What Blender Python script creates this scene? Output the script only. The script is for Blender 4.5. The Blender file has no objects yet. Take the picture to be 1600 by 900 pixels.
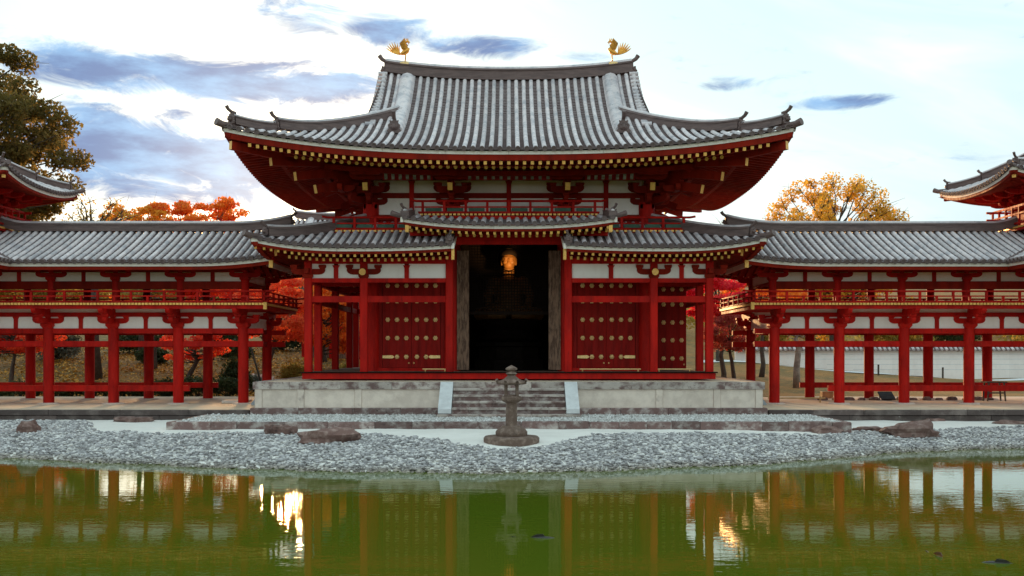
import bpy, math, random
import numpy as np
from mathutils import Vector, Matrix

R = math.radians
SC = bpy.context.scene
COL = SC.collection
random.seed(7)

# ------------------------------------------------------------------ camera
cam_d = bpy.data.cameras.new('camera')
cam = bpy.data.objects.new('camera', cam_d)
COL.objects.link(cam)
cam.location = (0.0, -38.0, 2.81)
cam.rotation_euler = (R(90), 0, 0)
cam_d.sensor_width = 36.0
cam_d.lens = 37.7
cam_d.shift_x = 0.0031
cam_d.shift_y = 0.0625
cam_d.clip_start = 0.1
cam_d.clip_end = 3000.0
SC.camera = cam

# ------------------------------------------------------------------ sky
SUN_AZ, SUN_EL = R(-11.0), R(7.5)
SUN = Vector((math.sin(SUN_AZ) * math.cos(SUN_EL), math.cos(SUN_AZ) * math.cos(SUN_EL), math.sin(SUN_EL)))
W = bpy.data.worlds.new('World')
SC.world = W
W.use_nodes = True


class NT:
    """tiny node-tree writer"""
    def __init__(s, tree):
        s.t = tree
        tree.nodes.clear()

    def n(s, kind, **kw):
        nd = s.t.nodes.new(kind)
        ins = kw.pop('ins', {})
        for k, v in kw.items():
            setattr(nd, k, v)
        for k, v in ins.items():
            s.put(nd.inputs[k], v)
        return nd

    def put(s, sock, v):
        if isinstance(v, bpy.types.NodeSocket):
            s.t.links.new(v, sock)
        elif isinstance(v, bpy.types.Node):
            s.t.links.new(v.outputs[0], sock)
        else:
            sock.default_value = v

    def m(s, op, a, b=None, c=None, clamp=False):
        nd = s.t.nodes.new('ShaderNodeMath')
        nd.operation = op
        nd.use_clamp = clamp
        s.put(nd.inputs[0], a)
        if b is not None:
            s.put(nd.inputs[1], b)
        if c is not None:
            s.put(nd.inputs[2], c)
        return nd.outputs[0]

    def mix(s, f, a, b, blend='MIX'):
        nd = s.t.nodes.new('ShaderNodeMix')
        nd.data_type = 'RGBA'
        nd.blend_type = blend
        s.put(nd.inputs[0], f)
        s.put(nd.inputs[6], a if not isinstance(a, tuple) else (*a, 1) if len(a) == 3 else a)
        s.put(nd.inputs[7], b if not isinstance(b, tuple) else (*b, 1) if len(b) == 3 else b)
        return nd.outputs[2]

    def noise(s, vec, scale, detail=4, rough=0.55, dist=0.0):
        nd = s.t.nodes.new('ShaderNodeTexNoise')
        if vec is not None:
            s.put(nd.inputs['Vector'], vec)
        nd.inputs['Scale'].default_value = scale
        nd.inputs['Detail'].default_value = detail
        nd.inputs['Roughness'].default_value = rough
        nd.inputs['Distortion'].default_value = dist
        return nd.outputs[0]

    def ramp(s, f, lo, hi, a=0.0, b=1.0, smooth=True):
        nd = s.t.nodes.new('ShaderNodeMapRange')
        nd.interpolation_type = 'SMOOTHSTEP' if smooth else 'LINEAR'
        s.put(nd.inputs[0], f)
        nd.inputs[1].default_value = lo
        nd.inputs[2].default_value = hi
        nd.inputs[3].default_value = a
        nd.inputs[4].default_value = b
        return nd.outputs[0]

    def scaled(s, vec, sc):
        nd = s.t.nodes.new('ShaderNodeVectorMath')
        nd.operation = 'MULTIPLY'
        s.put(nd.inputs[0], vec)
        nd.inputs[1].default_value = sc
        return nd.outputs[0]


def build_sky():
    k = NT(W.node_tree)
    tc = k.n('ShaderNodeTexCoord')
    d = tc.outputs['Generated']
    sep = k.n('ShaderNodeSeparateXYZ', ins={0: d})
    x, y, z = sep.outputs
    az = k.m('ARCTAN2', x, y)
    el = k.m('ARCSINE', z)
    ae = k.n('ShaderNodeCombineXYZ', ins={0: az, 1: el, 2: 0.0}).outputs[0]
    tilt = k.n('ShaderNodeVectorRotate', rotation_type='Z_AXIS', ins={'Vector': ae, 'Angle': 0.35})
    wisp = k.noise(k.scaled(tilt.outputs[0], (1.6, 6.0, 1.0)), 1.5, 6, 0.55, 0.5)
    fine = k.noise(k.scaled(ae, (6.0, 17.0, 1.0)), 2.0, 9, 0.66, 0.9)
    # high thin veil: white with pale cyan openings
    opening = k.ramp(wisp, 0.20, 0.52)
    hi_el = k.ramp(el, 0.10, 0.36)
    opening = k.m('MULTIPLY', opening, k.m('MULTIPLY_ADD', hi_el, 0.2, 0.8))
    veil = k.mix(opening, (6.7, 6.4, 5.9), (3.6, 4.75, 4.95))
    # cool clear part low on the right of the sun, away from the glow
    away = k.m('MULTIPLY', k.ramp(az, 0.22, 0.50), k.ramp(az, 1.15, 0.75))
    low = k.ramp(el, 0.30, 0.08)
    veil = k.mix(k.m('MULTIPLY', k.m('MULTIPLY', away, low), 0.85), veil, (3.0, 3.9, 4.3))
    nish = k.n('ShaderNodeTexSky', sky_type='NISHITA', sun_disc=False, sun_elevation=SUN_EL,
               sun_rotation=SUN_AZ, altitude=50.0, air_density=1.0, dust_density=0.8, ozone_density=1.2)
    base = k.mix(0.09, veil, nish.outputs[0])
    # glow round the veiled sun
    dot = k.n('ShaderNodeVectorMath', operation='DOT_PRODUCT', ins={0: d, 1: tuple(SUN)}).outputs['Value']
    dot = k.m('MAXIMUM', dot, 0.0)
    g1 = k.m('POWER', dot, 30.0)
    g2 = k.m('POWER', dot, 130.0)
    base = k.mix(1.0, base, k.mix(g1, (0, 0, 0), (1.6, 1.0, 0.35)), 'ADD')
    glow = k.mix(g2, (0, 0, 0), (11.0, 8.6, 5.2))
    # clouds: (azimuth, elevation, half width, half height, slope) of the banks in view
    def px(cx, cy):
        return math.atan((cx - 795) / 1676), math.atan((550 - cy) / 1676 * math.cos(math.atan((cx - 795) / 1676)))
    banks = [(335, 124, 255, 27, 0.0, 1.0), (150, 106, 90, 22, 0.08, 0.75), (245, 250, 185, 52, 0.10, 1.0),
             (400, 288, 110, 20, 0.05, 0.7), (170, 208, 70, 36, 0.20, 0.8), (752, 74, 66, 13, 0.03, 0.55),
             (590, 44, 58, 16, 0.05, 0.5), (478, 30, 56, 24, 0.1, 0.4), (1316, 159, 48, 7, 0.0, 0.55),
             (285, 181, 26, 8, 0.0, 0.5), (1140, 129, 26, 7, 0.0, 0.4), (1098, 340, 26, 5, 0.0, 0.0),
             (890, 92, 40, 8, 0.05, 0.3)]
    tot = None
    for cx, cy, hw, hh, sl, wt in banks:
        if wt <= 0:
            continue
        a0, e0 = px(cx, cy)
        dx = k.m('DIVIDE', k.m('SUBTRACT', az, a0), hw / 1676 * 1.3)
        ey = k.m('SUBTRACT', k.m('SUBTRACT', el, e0), k.m('MULTIPLY', k.m('SUBTRACT', az, a0), -sl))
        dy = k.m('DIVIDE', ey, hh / 1676 * 1.32)
        e = k.m('SUBTRACT', 1.0, k.m('ADD', k.m('MULTIPLY', dx, dx), k.m('MULTIPLY', dy, dy)))
        e = k.m('MULTIPLY', k.m('MAXIMUM', e, -2.0), wt)
        tot = e if tot is None else k.m('MAXIMUM', tot, e)
    shape = k.m('ADD', tot, k.m('MULTIPLY', k.m('SUBTRACT', fine, 0.46), 3.2))
    in_view = k.ramp(shape, -0.30, 0.80)
    # the same broken banks go on all round the sky beyond the picture
    gen = k.noise(k.scaled(ae, (3.2, 9.0, 1.0)), 1.0, 6, 0.6, 0.3)
    gen = k.ramp(gen, 0.60, 0.72)
    side = k.ramp(k.m('ABSOLUTE', az), 0.50, 0.62)
    up = k.ramp(el, 0.37, 0.47)
    gen = k.m('MULTIPLY', gen, k.m('MAXIMUM', side, up))
    gen = k.m('MULTIPLY', gen, k.ramp(el, 1.2, 0.8))
    mask = k.m('MAXIMUM', in_view, gen)
    body = k.noise(k.scaled(ae, (5.0, 16.0, 1.0)), 2.0, 5, 0.6)
    ccol = k.mix(k.ramp(body, 0.36, 0.66), (0.80, 1.25, 2.45), (1.6, 2.8, 4.4))
    sky = k.mix(k.m('MULTIPLY', mask, 0.95), base, ccol)
    sky = k.mix(k.m('MULTIPLY_ADD', mask, -0.75, 1.0), sky, glow, 'ADD')
    bg = k.n('ShaderNodeBackground', ins={0: sky, 1: 0.10})
    out = k.n('ShaderNodeOutputWorld', ins={0: bg.outputs[0]})


build_sky()

# ------------------------------------------------------------------ sun, exposure
sun_d = bpy.data.lights.new('sun', 'SUN')
sun_d.energy = 3.2
sun_d.angle = R(4.0)
sun_d.color = (1.0, 0.56, 0.24)
sun = bpy.data.objects.new('sun', sun_d)
COL.objects.link(sun)
sun.rotation_euler = SUN.to_track_quat('Z', 'Y').to_euler()
sun.location = SUN * 60

SC.view_settings.view_transform = 'Standard'
SC.view_settings.look = 'None'
SC.view_settings.exposure = 1.1
SC.view_settings.gamma = 1.0
SC.view_settings.use_curve_mapping = False
SC.render.engine = 'CYCLES'
SC.cycles.max_bounces = 6
SC.cycles.transparent_max_bounces = 6
SC.cycles.caustics_reflective = False
SC.cycles.caustics_refractive = False
SC.cycles.use_denoising = True

# ------------------------------------------------------------------ materials
MATS = {}


def mat(name, col, rough=0.6, col2=None, nscale=3.0, lo=0.35, hi=0.7, bump=0.0, bscale=20.0, metal=0.0,
        spec=0.5, stretch=(1, 1, 1), stains=None, rnd=None, coat=0.0, own=False):
    """col..col2 mixed by world-space noise; stains=(colour, scale, lo, hi); rnd = amount of per-piece value change"""
    m = bpy.data.materials.new(name)
    m.use_nodes = True
    k = NT(m.node_tree)
    geo = k.n('ShaderNodeNewGeometry')
    p = k.scaled(geo.outputs['Position'], stretch)
    if own:      # every piece gets its own stretch of the pattern
        oi0 = k.n('ShaderNodeObjectInfo')
        va = k.n('ShaderNodeVectorMath', operation='ADD', ins={0: p, 1: k.m('MULTIPLY', oi0.outputs['Random'], 77.0)})
        p = va.outputs[0]
    c = (*col, 1.0)
    if col2 is not None:
        c = k.mix(k.ramp(k.noise(p, nscale, 5, 0.6), lo, hi), col, col2)
    if stains:
        for sc_, s, l, h in stains:
            c = k.mix(k.ramp(k.noise(p, s, 6, 0.65), l, h), c, sc_)
    if rnd:
        oi = k.n('ShaderNodeObjectInfo')
        v = k.m('MULTIPLY_ADD', oi.outputs['Random'], rnd * 2, 1.0 - rnd)
        hsv = k.n('ShaderNodeHueSaturation', ins={'Value': v, 'Color': c})
        c = hsv.outputs[0]
    b = k.n('ShaderNodeBsdfPrincipled')
    k.put(b.inputs['Base Color'], c)
    b.inputs['Metallic'].default_value = metal
    b.inputs['Specular IOR Level'].default_value = spec
    b.inputs['Coat Weight'].default_value = coat
    rv = k.ramp(k.noise(p, nscale * 2.3, 3), 0.3, 0.7, max(0.02, rough - 0.08), min(1.0, rough + 0.08))
    k.put(b.inputs['Roughness'], rv)
    if bump > 0:
        bn = k.n('ShaderNodeBump', ins={'Strength': bump, 'Distance': 0.02, 'Height': k.noise(p, bscale, 4, 0.6)})
        k.put(b.inputs['Normal'], bn.outputs[0])
    k.n('ShaderNodeOutputMaterial', ins={0: b.outputs[0]})
    MATS[name] = m
    return m


mat('red', (0.50, 0.011, 0.006), 0.62, (0.30, 0.006, 0.004), 2.2, 0.35, 0.72, 0.35, 30, spec=0.12, rnd=0.16,
    stretch=(1.3, 1.3, 0.35), stains=[((0.17, 0.007, 0.005), 6.0, 0.56, 0.78), ((0.42, 0.035, 0.018), 11.0, 0.60, 0.74)])
mat('eave_shade_red', (0.27, 0.015, 0.005), 0.65, (0.17, 0.010, 0.004), 2.2, 0.35, 0.72, 0.35, 30, spec=0.10, rnd=0.16, stretch=(1.3, 1.3, 0.35))  # darker copy of red for under-roof timbers: eave shade put into the colour
mat('door_red', (0.31, 0.008, 0.005), 0.6, (0.20, 0.005, 0.003), 2.0, bump=0.2, bscale=40, stretch=(3, 3, 0.4), spec=0.12)
mat('plaster', (0.94, 0.88, 0.83), 0.9, (0.87, 0.80, 0.75), 1.6, 0.4, 0.75, 0.2, 25, rnd=0.03, stretch=(1.4, 1.4, 0.8),
    stains=[((0.68, 0.60, 0.53), 5.0, 0.62, 0.82)])
mat('gold', (0.88, 0.50, 0.12), 0.38, (0.70, 0.36, 0.07), 9.0, rnd=0.12, metal=0.25)
mat('gilt', (0.95, 0.47, 0.09), 0.36, (0.62, 0.27, 0.045), 6.0, metal=0.85, bump=0.3, bscale=40)
mat('bronze', (0.95, 0.66, 0.30), 0.34, (0.75, 0.46, 0.16), 20.0, metal=0.4)
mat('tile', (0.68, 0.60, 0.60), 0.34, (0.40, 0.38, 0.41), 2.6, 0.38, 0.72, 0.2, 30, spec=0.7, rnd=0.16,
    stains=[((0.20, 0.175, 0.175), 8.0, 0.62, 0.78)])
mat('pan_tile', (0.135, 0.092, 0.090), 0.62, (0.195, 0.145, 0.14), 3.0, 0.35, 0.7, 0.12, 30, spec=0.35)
mat('ridge_tile', (0.175, 0.115, 0.105), 0.55, (0.11, 0.072, 0.068), 2.0, 0.35, 0.7, 0.3, 25, spec=0.4, stretch=(1, 1, 6))
mat('white_board', (0.86, 0.78, 0.70), 0.8, (0.70, 0.60, 0.52), 2.5, 0.4, 0.8)
mat('stone', (0.78, 0.66, 0.56), 0.85, (0.62, 0.51, 0.43), 2.4, 0.35, 0.7, 0.5, 30, rnd=0.06, own=True,
    stains=[((0.30, 0.22, 0.19), 1.3, 0.60, 0.80)])
mat('stone_cap', (0.50, 0.43, 0.38), 0.85, (0.17, 0.10, 0.09), 2.6, 0.40, 0.66, 0.5, 30, rnd=0.14, own=True, stretch=(1, 1, 1.3),
    stains=[((0.10, 0.06, 0.055), 7.0, 0.56, 0.74)])
mat('stone_brown', (0.17, 0.10, 0.090), 0.85, (0.42, 0.36, 0.33), 3.2, 0.44, 0.70, 0.6, 30, rnd=0.28, own=True, stretch=(1, 1, 1.3),
    stains=[((0.085, 0.05, 0.045), 7.0, 0.54, 0.72)])
mat('stone_pale', (0.72, 0.73, 0.73), 0.8, (0.60, 0.60, 0.60), 3.0, 0.35, 0.7, 0.3, 40,
    stains=[((0.30, 0.30, 0.33), 2.1, 0.66, 0.74)])
mat('lantern_stone', (0.150, 0.095, 0.072), 0.9, (0.31, 0.22, 0.175), 6.0, 0.42, 0.75, 0.8, 30,
    stains=[((0.05, 0.042, 0.036), 4.0, 0.58, 0.75)])
mat('rock', (0.17, 0.092, 0.076), 0.85, (0.34, 0.235, 0.20), 5.0, 0.42, 0.75, 1.0, 9, rnd=0.2,
    stains=[((0.06, 0.033, 0.028), 3.5, 0.54, 0.7)])
mat('rock_pale', (0.50, 0.38, 0.29), 0.85, (0.70, 0.62, 0.52), 4.0, 0.4, 0.7, 1.0, 9,
    stains=[((0.16, 0.10, 0.08), 3.2, 0.55, 0.7)])
mat('weathered_wood', (0.24, 0.135, 0.085), 0.85, (0.095, 0.048, 0.030), 4.2, 0.40, 0.62, 0.6, 30, stretch=(3.5, 3.5, 0.7),
    stains=[((0.40, 0.26, 0.19), 9.0, 0.58, 0.70)])
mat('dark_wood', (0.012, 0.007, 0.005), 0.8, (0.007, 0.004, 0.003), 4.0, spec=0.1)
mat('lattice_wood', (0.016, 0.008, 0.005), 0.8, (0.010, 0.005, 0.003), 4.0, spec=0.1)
mat('old_gilt', (0.17, 0.066, 0.012), 0.6, (0.11, 0.042, 0.008), 5.0, spec=0.25)
mat('green_board', (0.045, 0.12, 0.075), 0.7, (0.03, 0.085, 0.055), 3.0, rnd=0.1)
mat('old_paint', (0.34, 0.34, 0.28), 0.9, (0.17, 0.17, 0.13), 7.0, 0.4, 0.6)
mat('terrace_floor', (0.76, 0.62, 0.46), 0.95, (0.64, 0.51, 0.37), 1.2, 0.35, 0.7, 0.5, 40)
mat('dark_stone', (0.090, 0.064, 0.058), 0.9, (0.18, 0.14, 0.125), 2.0, 0.45, 0.7, 0.8, 14, rnd=0.25,
    stains=[((0.36, 0.33, 0.31), 3.4, 0.66, 0.72)])
mat('bark', (0.060, 0.042, 0.033), 0.9, (0.10, 0.078, 0.06), 5.0, bump=0.8, bscale=16)
mat('bark_pale', (0.34, 0.28, 0.23), 0.9, (0.18, 0.145, 0.12), 4.0, bump=0.6, bscale=14)
mat('bamboo', (0.52, 0.36, 0.15), 0.6, (0.38, 0.25, 0.10), 5.0)
mat('black', (0.010, 0.010, 0.010), 0.6)
mat('grey_metal', (0.30, 0.33, 0.36), 0.5)
mat('fish', (0.020, 0.017, 0.012), 0.35)
mat('fish_red', (0.11, 0.035, 0.015), 0.35)


def leaf_mat(name, c1, c2, c3, trans=0.55):
    m = bpy.data.materials.new(name)
    m.use_nodes = True
    k = NT(m.node_tree)
    at = k.n('ShaderNodeAttribute', attribute_name='rnd')
    f = at.outputs['Fac']
    c = k.mix(k.ramp(f, 0.0, 0.55, smooth=False), c1, c2)
    c = k.mix(k.ramp(f, 0.6, 1.0, smooth=False), c, c3)
    b = k.n('ShaderNodeBsdfPrincipled', ins={'Base Color': c, 'Roughness': 0.55, 'Specular IOR Level': 0.25})
    t = k.n('ShaderNodeBsdfTranslucent', ins={'Color': c})
    mx = k.n('ShaderNodeMixShader', ins={0: trans, 1: b.outputs[0], 2: t.outputs[0]})
    k.n('ShaderNodeOutputMaterial', ins={0: mx.outputs[0]})
    MATS[name] = m


leaf_mat('leaf_evergreen', (0.11, 0.095, 0.026), (0.23, 0.165, 0.045), (0.46, 0.31, 0.10), 0.6)
leaf_mat('leaf_orange', (0.84, 0.15, 0.025), (0.90, 0.27, 0.035), (0.92, 0.42, 0.07))
leaf_mat('leaf_red', (0.82, 0.035, 0.03), (0.88, 0.08, 0.032), (0.90, 0.19, 0.05))
leaf_mat('leaf_crimson', (0.70, 0.015, 0.05), (0.82, 0.04, 0.07), (0.88, 0.16, 0.12))
leaf_mat('leaf_gold', (0.66, 0.34, 0.035), (0.80, 0.46, 0.055), (0.88, 0.58, 0.12))
leaf_mat('leaf_coral', (0.90, 0.10, 0.05), (0.94, 0.19, 0.07), (0.95, 0.38, 0.12), 0.6)
leaf_mat('leaf_amber', (0.72, 0.26, 0.025), (0.84, 0.38, 0.04), (0.90, 0.52, 0.09))
leaf_mat('leaf_rust', (0.36, 0.06, 0.045), (0.50, 0.09, 0.07), (0.58, 0.20, 0.14))
leaf_mat('leaf_green', (0.030, 0.048, 0.018), (0.058, 0.080, 0.028), (0.10, 0.12, 0.05), 0.3)
leaf_mat('leaf_yellowgreen', (0.22, 0.17, 0.03), (0.40, 0.29, 0.06), (0.62, 0.46, 0.13), 0.5)
leaf_mat('leaf_grey', (0.09, 0.10, 0.075), (0.18, 0.19, 0.15), (0.38, 0.38, 0.31), 0.3)
leaf_mat('leaf_litter', (0.30, 0.13, 0.025), (0.62, 0.30, 0.05), (0.80, 0.48, 0.12), 0.15)


def gravel_mat(name, c1, c2, c3, c4):
    m = bpy.data.materials.new(name)
    m.use_nodes = True
    k = NT(m.node_tree)
    f = k.n('ShaderNodeAttribute', attribute_name='rnd').outputs['Fac']
    g = k.n('ShaderNodeAttribute', attribute_name='wet').outputs['Fac']
    c = k.mix(k.ramp(f, 0.0, 0.5, smooth=False), c1, c2)
    c = k.mix(k.ramp(f, 0.55, 0.95, smooth=False), c, c3)
    geo = k.n('ShaderNodeNewGeometry')
    c = k.mix(k.ramp(k.noise(geo.outputs['Position'], 22.0, 3), 0.5, 0.75, 0, 0.45), c, c4)
    c = k.mix(k.m('MULTIPLY', g, 0.75), c, k.mix(f, (0.10, 0.075, 0.05), (0.34, 0.27, 0.19)))
    b = k.n('ShaderNodeBsdfPrincipled', ins={'Base Color': c, 'Roughness': k.m('MULTIPLY_ADD', g, -0.35, 0.72)})
    k.n('ShaderNodeOutputMaterial', ins={0: b.outputs[0]})
    MATS[name] = m


gravel_mat('gravel', (0.20, 0.185, 0.185), (0.44, 0.42, 0.425), (0.78, 0.75, 0.72), (0.36, 0.31, 0.285))
gravel_mat('pale_gravel', (0.34, 0.32, 0.30), (0.58, 0.56, 0.53), (0.80, 0.79, 0.77), (0.42, 0.38, 0.34))


def sand_mat():
    m = bpy.data.materials.new('sand')
    m.use_nodes = True
    k = NT(m.node_tree)
    p = k.n('ShaderNodeNewGeometry').outputs['Position']
    c = k.mix(k.ramp(k.noise(p, 0.9, 5), 0.35, 0.7), (0.90, 0.86, 0.80), (0.81, 0.77, 0.71))
    c = k.mix(k.ramp(k.noise(p, 60.0, 3), 0.5, 0.8, 0, 0.5), c, (0.55, 0.54, 0.52))
    bn = k.n('ShaderNodeBump', ins={'Strength': 0.5, 'Distance': 0.02, 'Height': k.noise(p, 45.0, 4)})
    b = k.n('ShaderNodeBsdfPrincipled', ins={'Base Color': c, 'Roughness': 0.95, 'Normal': bn.outputs[0]})
    k.n('ShaderNodeOutputMaterial', ins={0: b.outputs[0]})
    MATS['sand'] = m


def ground_mat():
    m = bpy.data.materials.new('garden_ground')
    m.use_nodes = True
    k = NT(m.node_tree)
    p = k.n('ShaderNodeNewGeometry').outputs['Position']
    c = k.mix(k.ramp(k.noise(p, 0.35, 5), 0.35, 0.7), (0.27, 0.13, 0.028), (0.12, 0.085, 0.022))
    c = k.mix(k.ramp(k.noise(p, 2.5, 6, 0.7), 0.48, 0.66), c, (0.34, 0.175, 0.042))
    c = k.mix(k.ramp(k.noise(p, 9.0, 4, 0.7), 0.55, 0.7), c, (0.085, 0.055, 0.028))
    bn = k.n('ShaderNodeBump', ins={'Strength': 0.8, 'Distance': 0.1, 'Height': k.noise(p, 6.0, 5)})
    b = k.n('ShaderNodeBsdfPrincipled', ins={'Base Color': c, 'Roughness': 0.95, 'Normal': bn.outputs[0]})
    k.n('ShaderNodeOutputMaterial', ins={0: b.outputs[0]})
    MATS['garden_ground'] = m


def water_mat():
    m = bpy.data.materials.new('pond_water')
    m.use_nodes = True
    k = NT(m.node_tree)
    p = k.n('ShaderNodeNewGeometry').outputs['Position']
    c = k.mix(k.ramp(k.noise(p, 0.13, 4), 0.35, 0.7), (0.082, 0.126, 0.008), (0.112, 0.122, 0.010))
    h1 = k.noise(k.scaled(p, (0.55, 1.5, 1.0)), 2.6, 3, 0.55, 0.3)
    h2 = k.noise(k.scaled(p, (0.7, 1.3, 1.0)), 9.0, 2, 0.5)
    h = k.m('ADD', h1, k.m('MULTIPLY', h2, 0.22))
    bn = k.n('ShaderNodeBump', ins={'Strength': 0.034, 'Distance': 0.05, 'Height': h})
    b = k.n('ShaderNodeBsdfPrincipled', ins={'Base Color': c, 'Roughness': 0.02, 'IOR': 1.333, 'Normal': bn.outputs[0]})
    k.n('ShaderNodeOutputMaterial', ins={0: b.outputs[0]})
    MATS['pond_water'] = m


sand_mat()
ground_mat()
water_mat()

# ------------------------------------------------------------------ mesh helpers
V = Vector


class MB:
    """collects shapes; build() links them as ONE mesh object"""
    def __init__(s):
        s.v, s.f, s.mi, s.cur = [], [], [], 0

    def add(s, verts, faces):
        o = len(s.v)
        s.v.extend([tuple(p) for p in verts])
        for f in faces:
            s.f.append(tuple(i + o for i in f))
            s.mi.append(s.cur)
        return s

    def box(s, x0, x1, y0, y1, z0, z1):
        x0, x1 = min(x0, x1), max(x0, x1)
        y0, y1 = min(y0, y1), max(y0, y1)
        z0, z1 = min(z0, z1), max(z0, z1)
        v = [(x, y, z) for z in (z0, z1) for y in (y0, y1) for x in (x0, x1)]
        return s.add(v, [(0, 2, 3, 1), (4, 5, 7, 6), (0, 1, 5, 4), (2, 6, 7, 3), (0, 4, 6, 2), (1, 3, 7, 5)])

    def chamfer_box(s, x0, x1, y0, y1, z0, z1, c):
        """box with a chamfered top edge all round"""
        v = [(x0, y0, z0), (x1, y0, z0), (x1, y1, z0), (x0, y1, z0),
             (x0, y0, z1 - c), (x1, y0, z1 - c), (x1, y1, z1 - c), (x0, y1, z1 - c),
             (x0 + c, y0 + c, z1), (x1 - c, y0 + c, z1), (x1 - c, y1 - c, z1), (x0 + c, y1 - c, z1)]
        f = [(3, 2, 1, 0), (8, 9, 10, 11)]
        for i in range(4):
            j = (i + 1) % 4
            f += [(i, j, j + 4, i + 4), (i + 4, j + 4, j + 8, i + 8)]
        return s.add(v, f)

    def beam(s, p0, p1, w, h, end0=None, end1=None):
        """straight timber, its sides upright; end0/end1 = material slot of the end faces"""
        p0, p1 = V(p0), V(p1)
        t = (p1 - p0).normalized()
        side = t.cross(V((0, 0, 1)))
        if side.length < 1e-5:
            side = V((1, 0, 0))
        side.normalize()
        up = side.cross(t)
        ring = [(-w / 2, -h / 2), (w / 2, -h / 2), (w / 2, h / 2), (-w / 2, h / 2)]
        v = [p + side * a + up * b for p in (p0, p1) for a, b in ring]
        o = len(s.v)
        s.add(v, [(0, 1, 5, 4), (1, 2, 6, 5), (2, 3, 7, 6), (3, 0, 4, 7), (3, 2, 1, 0), (4, 5, 6, 7)])
        if end0 is not None:
            s.mi[-2] = end0
        if end1 is not None:
            s.mi[-1] = end1
        return s

    def tube(s, pts, rad, n=8, cap=True, squash=1.0, end0=None):
        pts = [V(p) for p in pts]
        if not isinstance(rad, (list, tuple)):
            rad = [rad] * len(pts)
        o = len(s.v)
        ref = V((0, 0, 1))
        t0 = (pts[1] - pts[0]).normalized()
        if abs(t0.z) > 0.9:
            ref = V((0, 1, 0))
        vs, fs = [], []
        for i, p in enumerate(pts):
            t = (pts[min(i + 1, len(pts) - 1)] - pts[max(i - 1, 0)]).normalized()
            a = t.cross(ref)
            if a.length < 1e-4:
                a = t.cross(V((1, 0, 0)))
            a.normalize()
            b = a.cross(t)
            for k in range(n):
                q = 2 * math.pi * k / n
                vs.append(p + a * math.cos(q) * rad[i] * squash + b * math.sin(q) * rad[i])
        for i in range(len(pts) - 1):
            for k in range(n):
                k2 = (k + 1) % n
                fs.append((i * n + k, i * n + k2, (i + 1) * n + k2, (i + 1) * n + k))
        if cap:
            fs.append(tuple(range(n))[::-1])
            fs.append(tuple((len(pts) - 1) * n + k for k in range(n)))
        s.add(vs, fs)
        if cap and end0 is not None:
            s.mi[-2] = end0
        return s

    def lathe(s, prof, n=20, center=(0, 0, 0), rot=0.0, squash=1.0):
        cx, cy, cz = center
        vs, fs = [], []
        for r, z in prof:
            for k in range(n):
                q = 2 * math.pi * k / n + rot
                vs.append((cx + r * math.cos(q), cy + r * math.sin(q) * squash, cz + z))
        for i in range(len(prof) - 1):
            for k in range(n):
                k2 = (k + 1) % n
                fs.append((i * n + k, i * n + k2, (i + 1) * n + k2, (i + 1) * n + k))
        fs.append(tuple(range(n))[::-1])
        fs.append(tuple((len(prof) - 1) * n + k for k in range(n)))
        return s.add(vs, fs)

    def prism(s, poly, o, ea, eb, et, t0, t1):
        """2-d outline in (ea, eb) drawn out along et from t0 to t1"""
        o, ea, eb, et = V(o), V(ea), V(eb), V(et)
        n = len(poly)
        v = [o + ea * a + eb * b + et * t for t in (t0, t1) for a, b in poly]
        f = [tuple(range(n))[::-1], tuple(range(n, 2 * n))]
        f += [(i, (i + 1) % n, (i + 1) % n + n, i + n) for i in range(n)]
        return s.add(v, f)

    def sweep(s, path, prof, side=None, cap=True):
        """closed 2-d profile (side, up) carried along a path, always upright"""
        path = [V(p) for p in path]
        n = len(prof)
        vs, fs = [], []
        for i, p in enumerate(path):
            if side is None:
                t = path[min(i + 1, len(path) - 1)] - path[max(i - 1, 0)]
                sd = V((t.y, -t.x, 0)).normalized()
            else:
                sd = V(side)
            for a, b in prof:
                vs.append(p + sd * a + V((0, 0, b)))
        for i in range(len(path) - 1):
            for k in range(n):
                k2 = (k + 1) % n
                fs.append((i * n + k, i * n + k2, (i + 1) * n + k2, (i + 1) * n + k))
        if cap:
            fs.append(tuple(range(n))[::-1])
            fs.append(tuple((len(path) - 1) * n + k for k in range(n)))
        return s.add(vs, fs)

    def ellipsoid(s, c, r, n=14, m=9, rot=None):
        vs, fs = [], []
        c = V(c)
        for i in range(m + 1):
            th = math.pi * i / m
            for k in range(n):
                q = 2 * math.pi * k / n
                p = V((r[0] * math.sin(th) * math.cos(q), r[1] * math.sin(th) * math.sin(q), r[2] * math.cos(th)))
                if rot is not None:
                    p = rot @ p
                vs.append(c + p)
        for i in range(m):
            for k in range(n):
                k2 = (k + 1) % n
                fs.append((i * n + k, (i + 1) * n + k, (i + 1) * n + k2, i * n + k2))
        return s.add(vs, fs)

    def mesh(s, name, mats, smooth=False):
        me = bpy.data.meshes.new(name)
        me.from_pydata(s.v, [], s.f)
        for m in (mats if isinstance(mats, (list, tuple)) else [mats]):
            me.materials.append(MATS[m])
        if any(s.mi):
            me.polygons.foreach_set('material_index', s.mi)
        if smooth:
            me.polygons.foreach_set('use_smooth', [True] * len(me.polygons))
            if smooth != 'all':
                me.set_sharp_from_angle(angle=R(smooth if smooth is not True else 42))
        me.update()
        return me

    def build(s, name, mats, parent=None, smooth=False):
        return put(name, s.mesh(name, mats, smooth), parent)


def put(name, me, parent=None, loc=None, rot=None, scale=None):
    o = bpy.data.objects.new(name, me)
    COL.objects.link(o)
    if parent is not None:
        o.parent = parent
        if parent.type == 'EMPTY':      # meshes are written in world coordinates
            o.matrix_parent_inverse = Matrix.Translation(-parent.location)
    if loc is not None:
        o.location = loc
    if rot is not None:
        o.rotation_euler = rot
    if scale is not None:
        o.scale = scale
    return o


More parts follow.
